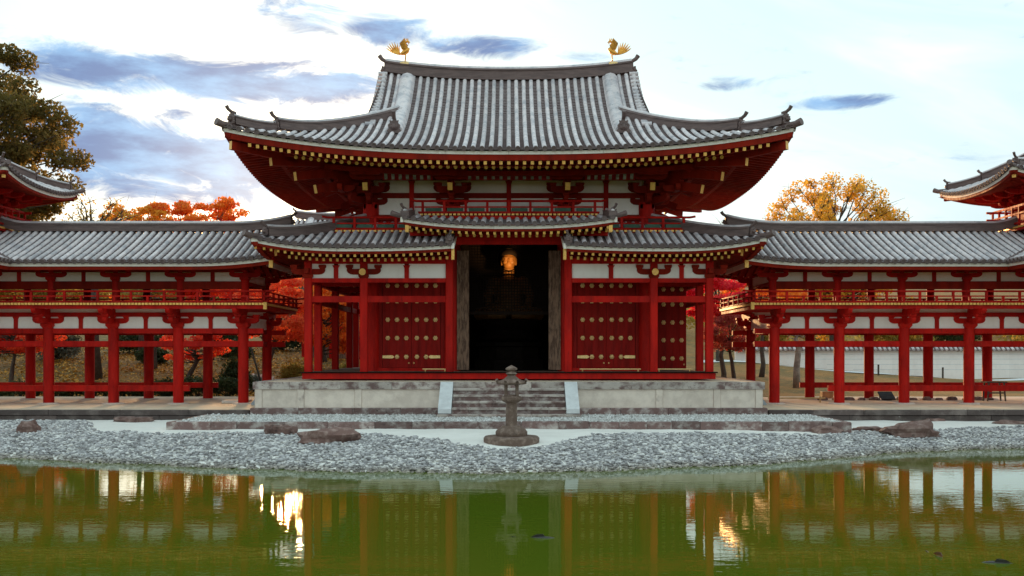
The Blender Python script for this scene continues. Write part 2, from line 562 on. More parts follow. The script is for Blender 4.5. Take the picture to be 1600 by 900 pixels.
def tag(o, label=None, cat=None, group=None, kind=None):
    if label:
        o['label'] = label
    if cat:
        o['category'] = cat
    if group:
        o['group'] = group
    if kind:
        o['kind'] = kind
    return o


def thing(name, loc, label, cat, group=None):
    o = bpy.data.objects.new(name, None)
    o.empty_display_size = 0.3
    COL.objects.link(o)
    o.location = loc
    return tag(o, label, cat, group)


def copy_tree(o, parent=None):
    c = o.copy()
    COL.objects.link(c)
    inv = o.matrix_parent_inverse.copy()
    c.parent = parent
    c.matrix_parent_inverse = inv
    for ch in o.children:
        copy_tree(ch, c)
    return c


def raw_mesh(name, verts, quads, mats, attrs=None, smooth=False):
    """big meshes from numpy arrays: verts (n,3), faces (m,k)"""
    me = bpy.data.meshes.new(name)
    verts = np.asarray(verts, np.float32)
    quads = np.asarray(quads, np.int32)
    m, kk = quads.shape
    me.vertices.add(len(verts))
    me.vertices.foreach_set('co', verts.ravel())
    me.loops.add(m * kk)
    me.loops.foreach_set('vertex_index', quads.ravel())
    me.polygons.add(m)
    me.polygons.foreach_set('loop_start', np.arange(0, m * kk, kk, dtype=np.int32))
    me.polygons.foreach_set('loop_total', np.full(m, kk, np.int32))
    if smooth:
        me.polygons.foreach_set('use_smooth', np.ones(m, bool))
    for a, vals in (attrs or {}).items():
        at = me.attributes.new(a, 'FLOAT', 'FACE')
        at.data.foreach_set('value', np.asarray(vals, np.float32))
    for mm in (mats if isinstance(mats, (list, tuple)) else [mats]):
        me.materials.append(MATS[mm])
    me.update()
    me.validate()
    return me


def smoothstep(a, b, x):
    t = np.clip((np.asarray(x, float) - a) / (b - a), 0, 1)
    return t * t * (3 - 2 * t)


# ------------------------------------------------------------------ roof helpers
HALF = [(math.cos(q), math.sin(q)) for q in [math.pi * i / 6 for i in range(7)]]


def roll_mesh(name, pts, r, side, mats='tile', joint=0.32):
    """one row of round cover tiles, from the eave (pts[0]) up the slope, with its round eave end"""
    mb = MB()
    pts = [V(p) for p in pts]
    side = V(side).normalized()
    vs, fs = [], []
    n = len(HALF)
    # single tiles along the row: each starts wide and slips under the next
    total = sum((b - a).length for a, b in zip(pts[:-1], pts[1:]))
    nt = max(1, int(round(total / joint)))
    def along(f):
        s_ = f * total
        for a, b in zip(pts[:-1], pts[1:]):
            L = (b - a).length
            if s_ <= L + 1e-6:
                return a.lerp(b, s_ / L if L > 1e-6 else 0)
            s_ -= L
        return pts[-1]
    dense, rads = [], []
    for k in range(nt):
        w_ = random.uniform(0.97, 1.02)
        dense += [along(k / nt), along((k + 0.97) / nt)]
        rads += [r * 1.05 * w_, r * 0.95 * w_]
    first = pts
    pts = dense
    for i, p in enumerate(pts):
        t = (pts[min(i + 1, len(pts) - 1)] - pts[max(i - 1, 0)]).normalized()
        up = side.cross(t)
        if up.z < 0:
            up = -up
        rr = rads[i]
        for a, b in HALF:
            vs.append(p + side * a * rr + up * (b * rr))
    for i in range(len(pts) - 1):
        for k in range(n - 1):
            fs.append((i * n + k, i * n + k + 1, (i + 1) * n + k + 1, (i + 1) * n + k))
    fs.append(tuple((len(pts) - 1) * n + k for k in range(n)))
    mb.add(vs, fs)
    # round end tile
    pts = first
    t = (pts[1] - pts[0]).normalized()
    up = side.cross(t)
    if up.z < 0:
        up = -up
    c = pts[0] - t * 0.03 + up * 0.0
    mb.cur = 1  # end disc in the dark pan colour: its shade is put into the colour
    vs, fs = [], []
    m = 10
    for q in range(m):
        a = 2 * math.pi * q / m
        d = side * math.cos(a) + up * math.sin(a)
        vs += [c + d * r * 1.1, c + d * r * 0.78, c + d * r * 0.74 + t * 0.02, c + d * r * 1.1 + t * 0.14]
    for q in range(m):
        b, b2 = q * 4, ((q + 1) % m) * 4
        fs += [(b, b2, b2 + 1, b + 1), (b + 1, b2 + 1, b2 + 2, b + 2), (b, b + 3, b2 + 3, b2)]
    fs.append(tuple(q * 4 + 2 for q in range(m)))
    mb.add(vs, fs)
    return mb.mesh(name, [mats, 'pan_tile'], smooth=50)


def slope(parent, pos, us, dmax, side, r=0.080, course=0.22, dmin=None, single=True, step=0.035, deck_name='pan_tiles',
          du_seg=0.7):
    """a tiled slope: stepped pan tiles between rows of round cover tiles. pos(u, d) -> point"""
    dmin = dmin or (lambda u: 0.0)
    mb = MB()
    for a, b in zip(us[:-1], us[1:]):
        dl, dr, ml, mr = dmax(a), dmax(b), dmin(a), dmin(b)
        top = max(dl, dr)
        k = 0
        while k * course < top:
            d0, d1 = k * course, (k + 1) * course
            k += 1
            if d1 <= min(ml, mr):
                continue
            a0, a1 = min(max(d0, ml), dl), min(max(d1, ml), dl)
            b0, b1 = min(max(d0, mr), dr), min(max(d1, mr), dr)
            if a1 - a0 < 1e-4 and b1 - b0 < 1e-4:
                continue
            pa0, pb0, pa1, pb1 = pos(a, a0), pos(b, b0), pos(a, a1), pos(b, b1)
            up = V((0, 0, step))
            mid0 = (pa0 + pb0) / 2 + V((0, 0, -0.02))
            mid1 = (pa1 + pb1) / 2 + V((0, 0, -0.02))
            mb.add([pa0 + up, mid0 + up, pb0 + up, pb1, mid1, pa1, pa0, mid0, pb0],
                   [(0, 1, 4, 5), (1, 2, 3, 4), (6, 7, 1, 0), (7, 8, 2, 1)])
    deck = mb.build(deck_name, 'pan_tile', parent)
    deck['kind'] = 'stuff'
    host = parent
    joined = None if single else MB()
    rows = []
    for u in us:
        d1, d0 = dmax(u), dmin(u)
        if d1 - d0 < 0.12:
            continue
        n = max(2, int((d1 - d0) / du_seg) + 1)
        pts = [pos(u, d0 + (d1 - d0) * i / n) + V((0, 0, 0.02)) for i in range(n + 1)]
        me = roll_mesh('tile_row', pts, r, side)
        if single:
            rows.append(put('tile_row', me, host))
        else:
            joined.add([tuple(v.co) for v in me.vertices], [tuple(p.vertices) for p in me.polygons])
            bpy.data.meshes.remove(me)
    if joined is not None and joined.v:
        jo = joined.build('tile_rows_out_of_sight', 'tile', host, smooth=50)
        jo['kind'] = 'stuff'
    return rows


def ridge_profile(w, h):
    """stacked flat ridge tiles under a round cap"""
    p = [(-w / 2 * 1.15, 0), (-w / 2 * 1.15, h * 0.12), (-w / 2, h * 0.12), (-w / 2, h * 0.72),
         (-w / 2 * 1.18, h * 0.72), (-w / 2 * 1.18, h * 0.80), (-w * 0.30, h * 0.82), (-w * 0.24, h * 0.95), (0, h)]
    return p + [(-a, b) for a, b in p[-2::-1]]


def ridge(parent, path, w, h, name='ridge', mats='ridge_tile'):
    mb = MB()
    mb.sweep(path, ridge_profile(w, h))
    # paler cap rolls along the top
    mb.cur = 1
    mb.tube([V(p) + V((0, 0, h * 0.93)) for p in path], w * 0.24, 8)
    mb.cur = 0
    return mb.build(name, [mats, 'tile'], parent, smooth=40)


def ridge_end(parent, p, out, s, name='ridge_end_tile'):
    """ogre-face end tile with the upturned round horn above it; out = horizontal outward direction"""
    p, out = V(p), V(out).normalized()
    sd = V((out.y, -out.x, 0))
    mb = MB()
    poly = [(-0.30, 0), (0.30, 0), (0.36, 0.12), (0.27, 0.22), (0.31, 0.40), (0.20, 0.50), (0.23, 0.64), (0.10, 0.60),
            (0, 0.70), (-0.10, 0.60), (-0.23, 0.64), (-0.20, 0.50), (-0.31, 0.40), (-0.27, 0.22), (-0.36, 0.12)]
    mb.prism([(a * s, b * s) for a, b in poly], p, sd, (0, 0, 1), out, 0.0, 0.10 * s)
    up = V((0, 0, 1))
    mb.ellipsoid(p + up * 0.30 * s + out * 0.10 * s, (0.2 * s, 0.2 * s, 0.17 * s), 9, 6)
    mb.ellipsoid(p + up * 0.26 * s + out * 0.26 * s, (0.08 * s, 0.08 * s, 0.07 * s), 7, 5)
    for q in (-1, 1):
        mb.ellipsoid(p + up * 0.42 * s + out * 0.2 * s + sd * 0.1 * s * q, (0.06 * s, 0.06 * s, 0.06 * s), 6, 5)
    # round horn (toribusuma)
    pts = [p - out * 0.25 * s + up * 0.68 * s, p + out * 0.05 * s + up * 0.74 * s, p + out * 0.25 * s + up * 0.86 * s,
           p + out * 0.38 * s + up * 1.04 * s]
    mb.tube(pts, [0.10 * s, 0.10 * s, 0.105 * s, 0.12 * s], 9)
    return mb.build(name, 'ridge_tile', parent, smooth=45)


def arm_poly(L, H):
    return [(-L, H), (-L, 0.62 * H), (-0.93 * L, 0.30 * H), (-0.80 * L, 0.08 * H), (-0.62 * L, 0), (0.62 * L, 0),
            (0.80 * L, 0.08 * H), (0.93 * L, 0.30 * H), (L, 0.62 * H), (L, H)]


def block(mb, c, w, d, h):
    """bearing block: square above, cut in below"""
    x, y, z = c
    k = 0.68
    v = [(x - w / 2 * k, y - d / 2 * k, z), (x + w / 2 * k, y - d / 2 * k, z), (x + w / 2 * k, y + d / 2 * k, z), (x - w / 2 * k, y + d / 2 * k, z)]
    for zz in (z + h * 0.45, z + h):
        v += [(x - w / 2, y - d / 2, zz), (x + w / 2, y - d / 2, zz), (x + w / 2, y + d / 2, zz), (x - w / 2, y + d / 2, zz)]
    f = [(3, 2, 1, 0), (8, 9, 10, 11)]
    for b in (0, 4):
        for i in range(4):
            j = (i + 1) % 4
            f.append((b + i, b + j, b + j + 4, b + i + 4))
    mb.add(v, f)


def bracket_arm(mb, c, L, H, T, axis='x', blocks=True):
    """curved bracket arm with three small blocks on it; c = middle of its underside"""
    ea, et = ((1, 0, 0), (0, 1, 0)) if axis == 'x' else ((0, 1, 0), (1, 0, 0)) if axis == 'y' else axis
    mb.prism(arm_poly(L, H), c, ea, (0, 0, 1), et, -T / 2, T / 2)
    if blocks:
        for a in (-L * 0.84, 0, L * 0.84):
            p = V(c) + V(ea) * a + V((0, 0, H))
            block(mb, p, T * 1.35, T * 1.35, T * 0.75)

# ------------------------------------------------------------------ central hall
HALL = thing('temple_hall', (0, 5.9, 1.82), 'large red temple hall with sweeping grey tiled roof and open dark doorway', 'temple')
EX, EY0, EY1, YC = 9.55, -2.47, 14.27, 5.9       # eave half width, front and back eave, ridge line
DM = YC - EY0                                    # eave to ridge, in plan


def zf(d):
    return 9.62 + 0.30 * d + 0.010 * d * d + 0.00217 * d ** 3


def rise(u, half):
    return 0.78 * min(1.0, abs(u) / half) ** 2.6


def hall_front(u, d, y0=EY0, sg=1):
    r = rise(u, EX) * max(0.0, 1 - d / DM) ** 1.4
    top = 0.33 * min(1.0, abs(u) / 5.3) ** 2.2 * (d / DM) ** 2
    return V((u, y0 + sg * d, zf(d) + r + top))


def hall_back(u, d):
    return hall_front(u, d, EY1, -1)


def hall_side(sg):
    def f(v, d):
        r = rise(v - YC, DM) * max(0.0, 1 - d / DM) ** 1.4
        return V((sg * (EX - d), v, zf(d) + r))
    return f


main_roof = MB()
# boarded underside (front, back and both sides)


def soffit_z(d):
    return 9.27 + (0.125 * d if d < 1.57 else 0.196 + 0.285 * (d - 1.57))


def soffit(mb, pos_xy, us, half, lim, dtop):
    prev = None
    for u in us:
        m = min(dtop, lim(u))
        col = []
        for k in range(7):
            d = 0.13 + (max(m, 0.14) - 0.13) * k / 6
            x, y = pos_xy(u, d)
            col.append((x, y, soffit_z(d) + rise(u, half) * (1 - 0.08 * d)))
        if prev:
            vs = prev + col
            mb.add(vs, [(i, i + 1, i + 8, i + 7) for i in range(6)])
        prev = col


ls = lambda a, b, n: [a + (b - a) * i / n for i in range(n + 1)]
soffit(main_roof, lambda u, d: (u, EY0 + d), ls(-EX, EX, 40), EX, lambda u: EX - abs(u), 4.42)
soffit(main_roof, lambda u, d: (u, EY1 - d), ls(-EX, EX, 40), EX, lambda u: EX - abs(u), 4.42)
for sg in (-1, 1):
    soffit(main_roof, lambda v, d: (sg * (EX - d), v), [YC + t for t in ls(-DM, DM, 40)],
           DM, lambda v: 0, 0) if False else None
    prev = None
    for v in [YC + t for t in ls(-DM, DM, 40)]:
        m = max(0.14, min(4.42, DM - abs(v - YC)))
        col = []
        for k in range(7):
            d = 0.13 + (m - 0.13) * k / 6
            col.append((sg * (EX - d), v, soffit_z(d) + rise(v - YC, DM) * (1 - 0.08 * d)))
        if prev:
            main_roof.add(prev + col, [(i, i + 1, i + 8, i + 7) for i in range(6)])
        prev = col
ROOF = main_roof.build('main_roof', 'eave_shade_red', HALL)
ROOF.location.z = -0.09

pitch = 0.2985
us = [i * pitch for i in range(-32, 33)]


def d_front(u):
    return DM - 0.12 if abs(u) <= 5.15 else max(0.0, EX - abs(u) - 0.12)


slope(ROOF, hall_front, us, d_front, (1, 0, 0))
slope(ROOF, hall_back, us, d_front, (1, 0, 0), single=False, course=0.45)
vs_ = [YC + i * pitch for i in range(-28, 29)]
for sg in (-1, 1):
    slope(ROOF, hall_side(sg), vs_, lambda v: max(0.0, min(DM - abs(v - YC) - 0.12, 4.9)), (0, 1, 0), single=False, course=0.45)


# eave boards: white above, red below, following the upturned edge
def eave_boards(parent, pts, out, pieces=1, zo=0.0, redh=0.19):
    mb = MB()
    o = V(out)
    n = len(pts) - 1
    for k in range(pieces):
        a, b = int(n * k / pieces), int(n * (k + 1) / pieces)
        sub = [V(p) for p in pts[a:b + 1]]
        if b < n:
            sub[-1] = sub[-1] + (sub[-2] - sub[-1]).normalized() * 0.008
        mb.sweep(sub, [(-0.09, -0.155 + zo), (-0.09, -0.045 + zo), (-0.35, -0.03 + zo), (-0.35, -0.155 + zo)], side=o)
    mb.build('white_eave_board', 'white_board', parent)
    mb = MB()
    mb.sweep(pts, [(-0.13, -0.155 - redh + zo), (-0.12, -0.157 + zo), (-0.30, -0.157 + zo), (-0.30, -0.155 - redh + zo)], side=o)
    mb.build('red_eave_beam', 'eave_shade_red', parent)


eave_boards(ROOF, [V((u, EY0, 9.62 + rise(u, EX))) for u in ls(-EX + .1, EX - .1, 72)], (0, -1, 0), 18)
eave_boards(ROOF, [V((u, EY1, 9.62 + rise(u, EX))) for u in ls(-EX + .1, EX - .1, 48)], (0, 1, 0))
for sg in (-1, 1):
    eave_boards(ROOF, [V((sg * EX, YC + v, 9.62 + rise(v, DM))) for v in ls(-DM + .1, DM - .1, 48)], (sg, 0, 0))

# rafters: square flying rafters with gilt ends in front, round base rafters behind
RP = 0.2617


def fly_mesh(L, sg=1):
    return MB().beam((0, 0, 0), (0, L, 0.125 * L), 0.105, 0.115, end0=1).mesh('rafter', ['eave_shade_red', 'gold'])


def base_mesh(L):
    return MB().tube([(0, 0, 0), (0, L, 0.285 * L)], 0.066, 10, end0=1).mesh('rafter', ['eave_shade_red', 'gold'], smooth=40)


fly_full, base_full = fly_mesh(1.75), base_mesh(2.85)
side_rafters = MB()
for i in range(-34, 35):
    u = i * RP + 0.0
    lim = EX - abs(u) - 0.12
    if lim > 0.75:
        L = min(1.75, lim - 0.21)
        put('rafter', fly_full if L > 1.74 else fly_mesh(L), ROOF, loc=(u, EY0 + 0.20, 9.205 + rise(u, EX) * 0.985))
    if lim > 1.85:
        L = min(2.85, lim - 1.6)
        put('rafter', base_full if L > 2.84 else base_mesh(L), ROOF, loc=(u + 0.0, EY0 + 1.36, 9.25 + rise(u, EX) * 0.90))
        side_rafters.tube([(u, EY1 - 1.56, 9.3 + rise(u, EX) * .9), (u, EY1 - 4.4, 10.1 + rise(u, EX) * .9)], 0.066, 6)
    if lim > 0.75:
        side_rafters.beam((u, EY1 - 0.2, 9.205 + rise(u, EX)), (u, EY1 - 1.9, 9.42 + rise(u, EX)), 0.105, 0.115, end0=1)
for sg in (-1, 1):
    for i in range(-31, 32):
        v = YC + i * RP
        lim = DM - abs(v - YC) - 0.12
        rz = rise(v - YC, DM)
        if lim > 0.75:
            L = min(1.75, lim - 0.21)
            side_rafters.beam((sg * (EX - 0.2), v, 9.205 + rz * .985), (sg * (EX - 0.2 - L), v, 9.205 + rz * .985 + 0.125 * L), 0.105, 0.115, end0=1)
        if lim > 1.85:
            L = min(2.85, lim - 1.6)
            side_rafters.tube([(sg * (EX - 1.56), v, 9.30 + rz * 0.9), (sg * (EX - 1.56 - L), v, 9.30 + rz * 0.9 + 0.285 * L)], 0.066, 6, end0=1)
tag(side_rafters.build('side_and_rear_rafters', ['eave_shade_red', 'gold'], ROOF), kind='stuff')

# purlin boards between the two rafter tiers
for nm, y, z in (('rafter_beam', EY0 + 1.62, 9.40), ('rafter_beam', 0.95, 9.60), ('rafter_beam', 0.35, 9.30)):
    hw = EX - (y - EY0) - 0.15
    MB().sweep([(u, y, z + rise(u, EX) * 0.88) for u in ls(-hw, hw, 30)], [(-0.09, -0.10), (-0.09, 0.06), (0.09, 0.06), (0.09, -0.10)],
               side=(0, -1, 0)).build(nm, 'eave_shade_red', ROOF)
for sg in (-1, 1):
    for off, z in ((1.50, 9.375), (3.4, 9.60), (2.8, 9.30)):
        hv = DM - off - 0.15
        MB().sweep([(sg * (EX - off), YC + v, z + rise(v, DM) * 0.88) for v in ls(-hv, hv, 24)],
                   [(-0.09, -0.10), (-0.09, 0.06), (0.09, 0.06), (0.09, -0.10)], side=(sg, 0, 0)).build('rafter_beam', 'eave_shade_red', ROOF)

# hip rafters with gilt tips, stepped under each other
for sx in (-1, 1):
    for yc, sy in ((EY0, 1), (EY1, -1)):
        def hp(t, z):
            return V((sx * (EX - t), yc + sy * t, z))
        for t0, z0, t1, z1, w, h in ((0.26, 9.80, 2.1, 9.66, 0.17, 0.28), (1.36, 9.46, 3.6, 9.78, 0.17, 0.30),
                                     (2.06, 9.06, 4.6, 9.72, 0.17, 0.30), (2.66, 8.70, 4.6, 9.34, 0.17, 0.30)):
            MB().beam(hp(t0, z0), hp(t1, z1), w, h, end0=1).build('hip_rafter', ['eave_shade_red', 'gold'], ROOF)

# ridges
main_path = [V((x, YC, 13.98 + 0.36 * (abs(x) / 5.2) ** 2.3)) for x in ls(-5.03, 5.03, 26)]
ridge(ROOF, main_path, 0.52, 0.52, 'main_ridge')
for sg in (-1, 1):
    ridge_end(ROOF, (sg * 5.0, YC, 14.22), (sg, 0, 0), 0.78)
    # descending ridge
    path = [hall_front(sg * 4.12, d) + V((0, 0, 0.02)) for d in ls(7.95, 3.05, 14)]
    mb = MB().sweep(path, [(-0.30, 0), (-0.27, 0.16), (-0.17, 0.26), (0, 0.31), (0.17, 0.26), (0.27, 0.16), (0.30, 0)])
    mb.build('descending_ridge', 'tile', ROOF, smooth=60)
    e = hall_front(sg * 4.12, 3.0)
    ridge_end(ROOF, e + V((0, 0, 0.02)), (0, -1, 0), 0.72)
    # rear descending ridge
    MB().sweep([hall_back(sg * 4.12, d) for d in ls(7.95, 3.05, 10)],
               [(-0.30, 0), (-0.27, 0.16), (0, 0.31), (0.27, 0.16), (0.30, 0)]).build('descending_ridge', 'tile', ROOF, smooth=60)
    for yc, sy in ((EY0, 1), (EY1, -1)):
        def hip(t):
            d = t
            u = EX - t
            r = rise(u, EX) * max(0.0, 1 - d / DM) ** 1.4
            return V((sg * u, yc + sy * t, zf(d) + r + 0.02))
        dr = V((sg, -sy, 0)).normalized()
        p = [hip(t) for t in ls(5.35, 1.55, 14)]
        ridge(ROOF, [q + V((0, 0, 0.10 * max(0, (i - 9) / 5) ** 2)) for i, q in enumerate(p)], 0.36, 0.37, 'hip_ridge')
        ridge_end(ROOF, hip(1.52) + V((0, 0, 0.04)), dr, 0.60)
        p = [hip(t) for t in ls(1.50, 0.34, 8)]
        ridge(ROOF, [q + V((0, 0, 0.10 * (i / 8) ** 2)) for i, q in enumerate(p)], 0.31, 0.32, 'hip_ridge')
        ridge_end(ROOF, hip(0.30) + V((0, 0, 0.10)), dr, 0.56)
        MB().tube([hip(0.5) + V((0, 0, 0.02)), hip(0.05) + V((0, 0, 0.04)), hip(-0.12) + V((0, 0, 0.12))], [0.10, 0.11, 0.13], 10).build('corner_tile', 'ridge_tile', ROOF, smooth=45)
    # gable: bargeboards, verge tiles and boarded triangle
    for fn in (hall_front, hall_back):
        pth = [fn(sg * 5.08, d) + V((0, 0, -0.05)) for d in ls(3.9, DM - 0.02, 12)]
        MB().sweep(pth, [(-0.06, -0.34), (-0.06, 0.0), (0.06, 0.0), (0.06, -0.34)], side=(sg, 0, 0)).build('bargeboard', 'red', ROOF)
        pth = [fn(sg * 5.12, d) for d in ls(4.0, DM - 0.25, 17)]
        vt = MB().tube([(-0.20, 0, 0), (0.16, 0, 0)], 0.092, 10).mesh('verge_tile', 'tile', smooth=45)
        for q in pth:
            put('verge_tile', vt, ROOF, loc=q + V((sg * -0.02, 0, 0.05)))
    tri = [(4.5 - YC, 11.2), (7.3 - YC, 11.2), (0.1, 13.7), (-0.1, 13.7)]
    gz = zf(4.9)
    MB().prism([(-3.2, gz - 0.1), (3.2, gz - 0.1), (0.1, 13.75), (-0.1, 13.75)], (sg * 4.75, YC, 0), (0, 1, 0), (0, 0, 1), (sg, 0, 0), -0.06, 0.06).build('gable_board', 'red', ROOF)

# ------------------------------------------------------------------ hall body
CX = (-5.13, -2.10, 2.10, 5.13)
YF, YB = 1.95, 9.85
FL = 2.10                    # floor height
# floor and its red edge beam
MB().box(-7.28, 7.28, -0.30, 12.1, 1.98, FL).build('floor', 'weathered_wood', HALL)
mb = MB()
mb.box(-7.26, 7.26, -0.34, -0.20, 1.86, 2.068)
mb.build('edge_beam', 'red', HALL)
MB().box(-7.33, 7.33, -0.40, -0.12, 2.07, 2.112).build('edge_cap', 'dark_wood', HALL)
for x0, x1 in ((-7.26, -7.1), (7.1, 7.26)):
    MB().box(x0, x1, -0.199, 12.1, 1.86, 1.975).build('edge_beam', 'red', HALL)
# core columns
col_me = MB().lathe([(0.30, 0), (0.30, 6.25)], 20).mesh('pillar', 'red', smooth=40)
for y in (YF, YF + 3.95, YB):
    for x in CX:
        if y == YF + 3.95 and abs(x) < 3:
            continue
        put('pillar', col_me, HALL, loc=(x, y, FL))
# lower wall: red boarding on all sides, front bays get doors
for sg in (-1, 1):
    mb = MB()
    mb.box(sg * 5.05, sg * 4.93, YF, YB, FL, 7.9)
    mb.build('side_wall', 'door_red', HALL)
MB().box(-5.13, 5.13, YB - 0.05, YB + 0.05, FL, 7.9).build('rear_wall', 'door_red', HALL)
for sg in (-1, 1):
    # jamb boards around each double door
    MB().box(sg * 2.36, sg * 2.53, YF - 0.04, YF + 0.05, FL, 6.35).build('door_frame', 'door_red', HALL)
    MB().box(sg * 4.72, sg * 4.88, YF - 0.04, YF + 0.05, FL, 6.35).build('door_frame', 'door_red', HALL)
    MB().box(sg * 2.53, sg * 4.72, YF - 0.04, YF + 0.05, 5.95, 6.35).build('door_frame', 'door_red', HALL)
    MB().box(sg * 2.36, sg * 4.9, YF - 0.16, YF - 0.05, FL, FL + 0.12).build('door_sill', 'red', HALL)
# lintel walls above the doors up to the balcony
MB().box(-1.82, 1.82, YF - 0.02, YF + 0.08, 6.92, 7.9).build('lintel_wall', 'door_red', HALL)
for sg in (-1, 1):
    MB().box(sg * 1.83, sg * 5.1, YF - 0.02, YF + 0.08, 6.35, 7.9).build('lintel_wall', 'door_red', HALL)
MB().box(-2.1, 2.1, YF - 0.12, YF - 0.03, 6.90, 7.2).build('lintel', 'red', HALL)


def stud_mesh():
    mb = MB()
    mb.cur = 0
    for q in range(6):
        a = R(60 * q)
        mb.ellipsoid((0.042 * math.cos(a), 0, 0.042 * math.sin(a)), (0.032, 0.02, 0.032), 6, 4)
    mb.ellipsoid((0, -0.012, 0), (0.032, 0.03, 0.032), 8, 5)
    return mb.mesh('door_stud', 'bronze', smooth='all')


STUD = stud_mesh()
DOOR_W, DOOR_H = 1.075, 3.75


def door_mesh():
    mb = MB()
    w = DOOR_W / 4
    for k in range(4):
        mb.box(k * w + 0.004, (k + 1) * w - 0.004, 0, 0.06, 0, DOOR_H)
    mb.box(0, DOOR_W, 0.02, 0.055, 0.001, DOOR_H - 0.001)
    return mb.mesh('door', 'door_red')


DOOR = door_mesh()
HINGE = MB().prism([(0, -0.05), (0.36, -0.06), (0.42, -0.03), (0.44, 0), (0.42, 0.03), (0.36, 0.06), (0, 0.05)], (0, 0, 0), (1, 0, 0), (0, 0, 1), (0, 1, 0), -0.02, 0.01).mesh('hinge_strap', 'bronze')


def door_leaf(x, y, z, flip, rotz=0.0, label=None, low_strap=True):
    d = put('door', DOOR, HALL, loc=(x, y, z), rot=(0, 0, rotz))
    if label:
        d['label'] = label
    for row, zz in enumerate((0.40, 1.10, 1.78, 2.47, 3.05)):
        for c in range(3):
            xx = (0.20, 0.545, 0.89)[c]
            if row == 0 and low_strap and ((c == 0 and not flip) or (c == 2 and flip)):
                h = put('hinge_strap', HINGE, d, loc=((DOOR_W - 0.005) if flip else 0.005, -0.012, zz))
                if flip:
                    h.scale = (-1, 1, 1)
                continue
            put('door_stud', STUD, d, loc=(xx, -0.008, zz), scale=(1.25, 1.2, 1.25))
    sm = put('door_stud', STUD, d, loc=(0.09 if flip else DOOR_W - 0.09, -0.008, 0.17), scale=(0.5, 0.8, 0.5))
    return d


for sg in (-1, 1):
    xc = sg * 3.625
    door_leaf(xc - DOOR_W - 0.004, YF - 0.05, FL + 0.13, False)
    door_leaf(xc + 0.004, YF - 0.05, FL + 0.13, True)
# side door leaf of the hall folded open into the right gallery
door_leaf(5.72, 3.05, FL + 0.06, False, 0.0, label='open side door leaf standing in the right gallery', low_strap=False)
MB().box(5.20, 5.715, 3.05, 3.12, FL, 6.0).build('door_frame', 'door_red', HALL)
# open leaves of the centre doorway, bare weathered wood
for sg in (-1, 1):
    mb = MB()
    for k in range(2):
        a = 1.47 + k * 0.225
        mb.box(sg * (a + 0.003), sg * (a + 0.222), YF - 0.30, YF - 0.22, FL + 0.05, 6.56)
    mb.box(sg * 1.475, sg * 1.915, YF - 0.22, YF - 0.17, FL + 0.051, 6.559)
    d = mb.build('open_door', 'weathered_wood', HALL)
    d['label'] = 'open weathered bare wood door leaf of the centre doorway'
# threshold bars of bronze
for x0, x1 in ((-3.1, -2.2), (2.55, 4.75), (5.3, 6.6)):
    mb = MB().tube([(x0, -0.02 + 0.6, FL + 0.09), (x1, 0.58, FL + 0.09)], 0.025, 8)
    for x in (x0 + 0.1, x1 - 0.1):
        mb.beam((x, 0.5, FL), (x, 0.66, FL + 0.08), 0.04, 0.05)
    mb.build('floor_bar', 'bronze', HALL)

# lattice screen with a round window in front of the statue's face
mb = MB()
YL = 2.55
zt, zb = 7.1, 4.35
for i in range(-14, 15):
    x = i * 0.107
    for a, b in ((zb, zt),):
        if abs(x) < 0.43:
            hgt = math.sqrt(0.43 ** 2 - x * x)
            mb.box(x - 0.014, x + 0.014, YL - 0.014, YL + 0.014, zb, 6.32 - hgt)
            if 6.32 + hgt < zt:
                mb.box(x - 0.014, x + 0.014, YL - 0.014, YL + 0.014, 6.32 + hgt, zt)
        else:
            mb.box(x - 0.014, x + 0.014, YL - 0.014, YL + 0.014, zb, zt)
for j in range(1, 26):
    z = zb + j * 0.107
    if abs(z - 6.32) < 0.43:
        hw = math.sqrt(0.43 ** 2 - (z - 6.32) ** 2)
        mb.box(-1.5, -hw, YL - 0.017, YL - 0.002, z - 0.014, z + 0.014)
        mb.box(hw, 1.5, YL - 0.017, YL - 0.002, z - 0.014, z + 0.014)
    else:
        mb.box(-1.5, 1.5, YL - 0.017, YL - 0.002, z - 0.014, z + 0.014)
LAT = mb.build('lattice_screen', 'lattice_wood', HALL)
MB().tube([(0.44 * math.cos(R(15 * q)), YL, 6.32 + 0.44 * math.sin(R(15 * q))) for q in range(25)], 0.02, 6, cap=False).build('lattice_ring', 'lattice_wood', LAT)
MB().box(-2.0, 2.0, YL - 0.07, YL + 0.07, 4.22, 4.345).build('lattice_rail', 'lattice_wood', HALL)
# dark interior: floor, ceiling and back of the room
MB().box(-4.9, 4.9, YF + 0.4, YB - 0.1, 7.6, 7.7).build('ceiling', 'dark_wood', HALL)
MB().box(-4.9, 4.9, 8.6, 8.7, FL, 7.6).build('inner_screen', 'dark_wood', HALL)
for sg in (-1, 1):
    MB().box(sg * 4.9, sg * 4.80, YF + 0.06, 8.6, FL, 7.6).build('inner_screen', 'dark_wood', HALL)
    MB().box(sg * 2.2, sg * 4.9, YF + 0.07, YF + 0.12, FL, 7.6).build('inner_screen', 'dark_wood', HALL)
MB().box(-4.8, 4.8, YF + 0.5, 8.6, FL, FL + 0.02).build('inner_floor', 'dark_wood', HALL)

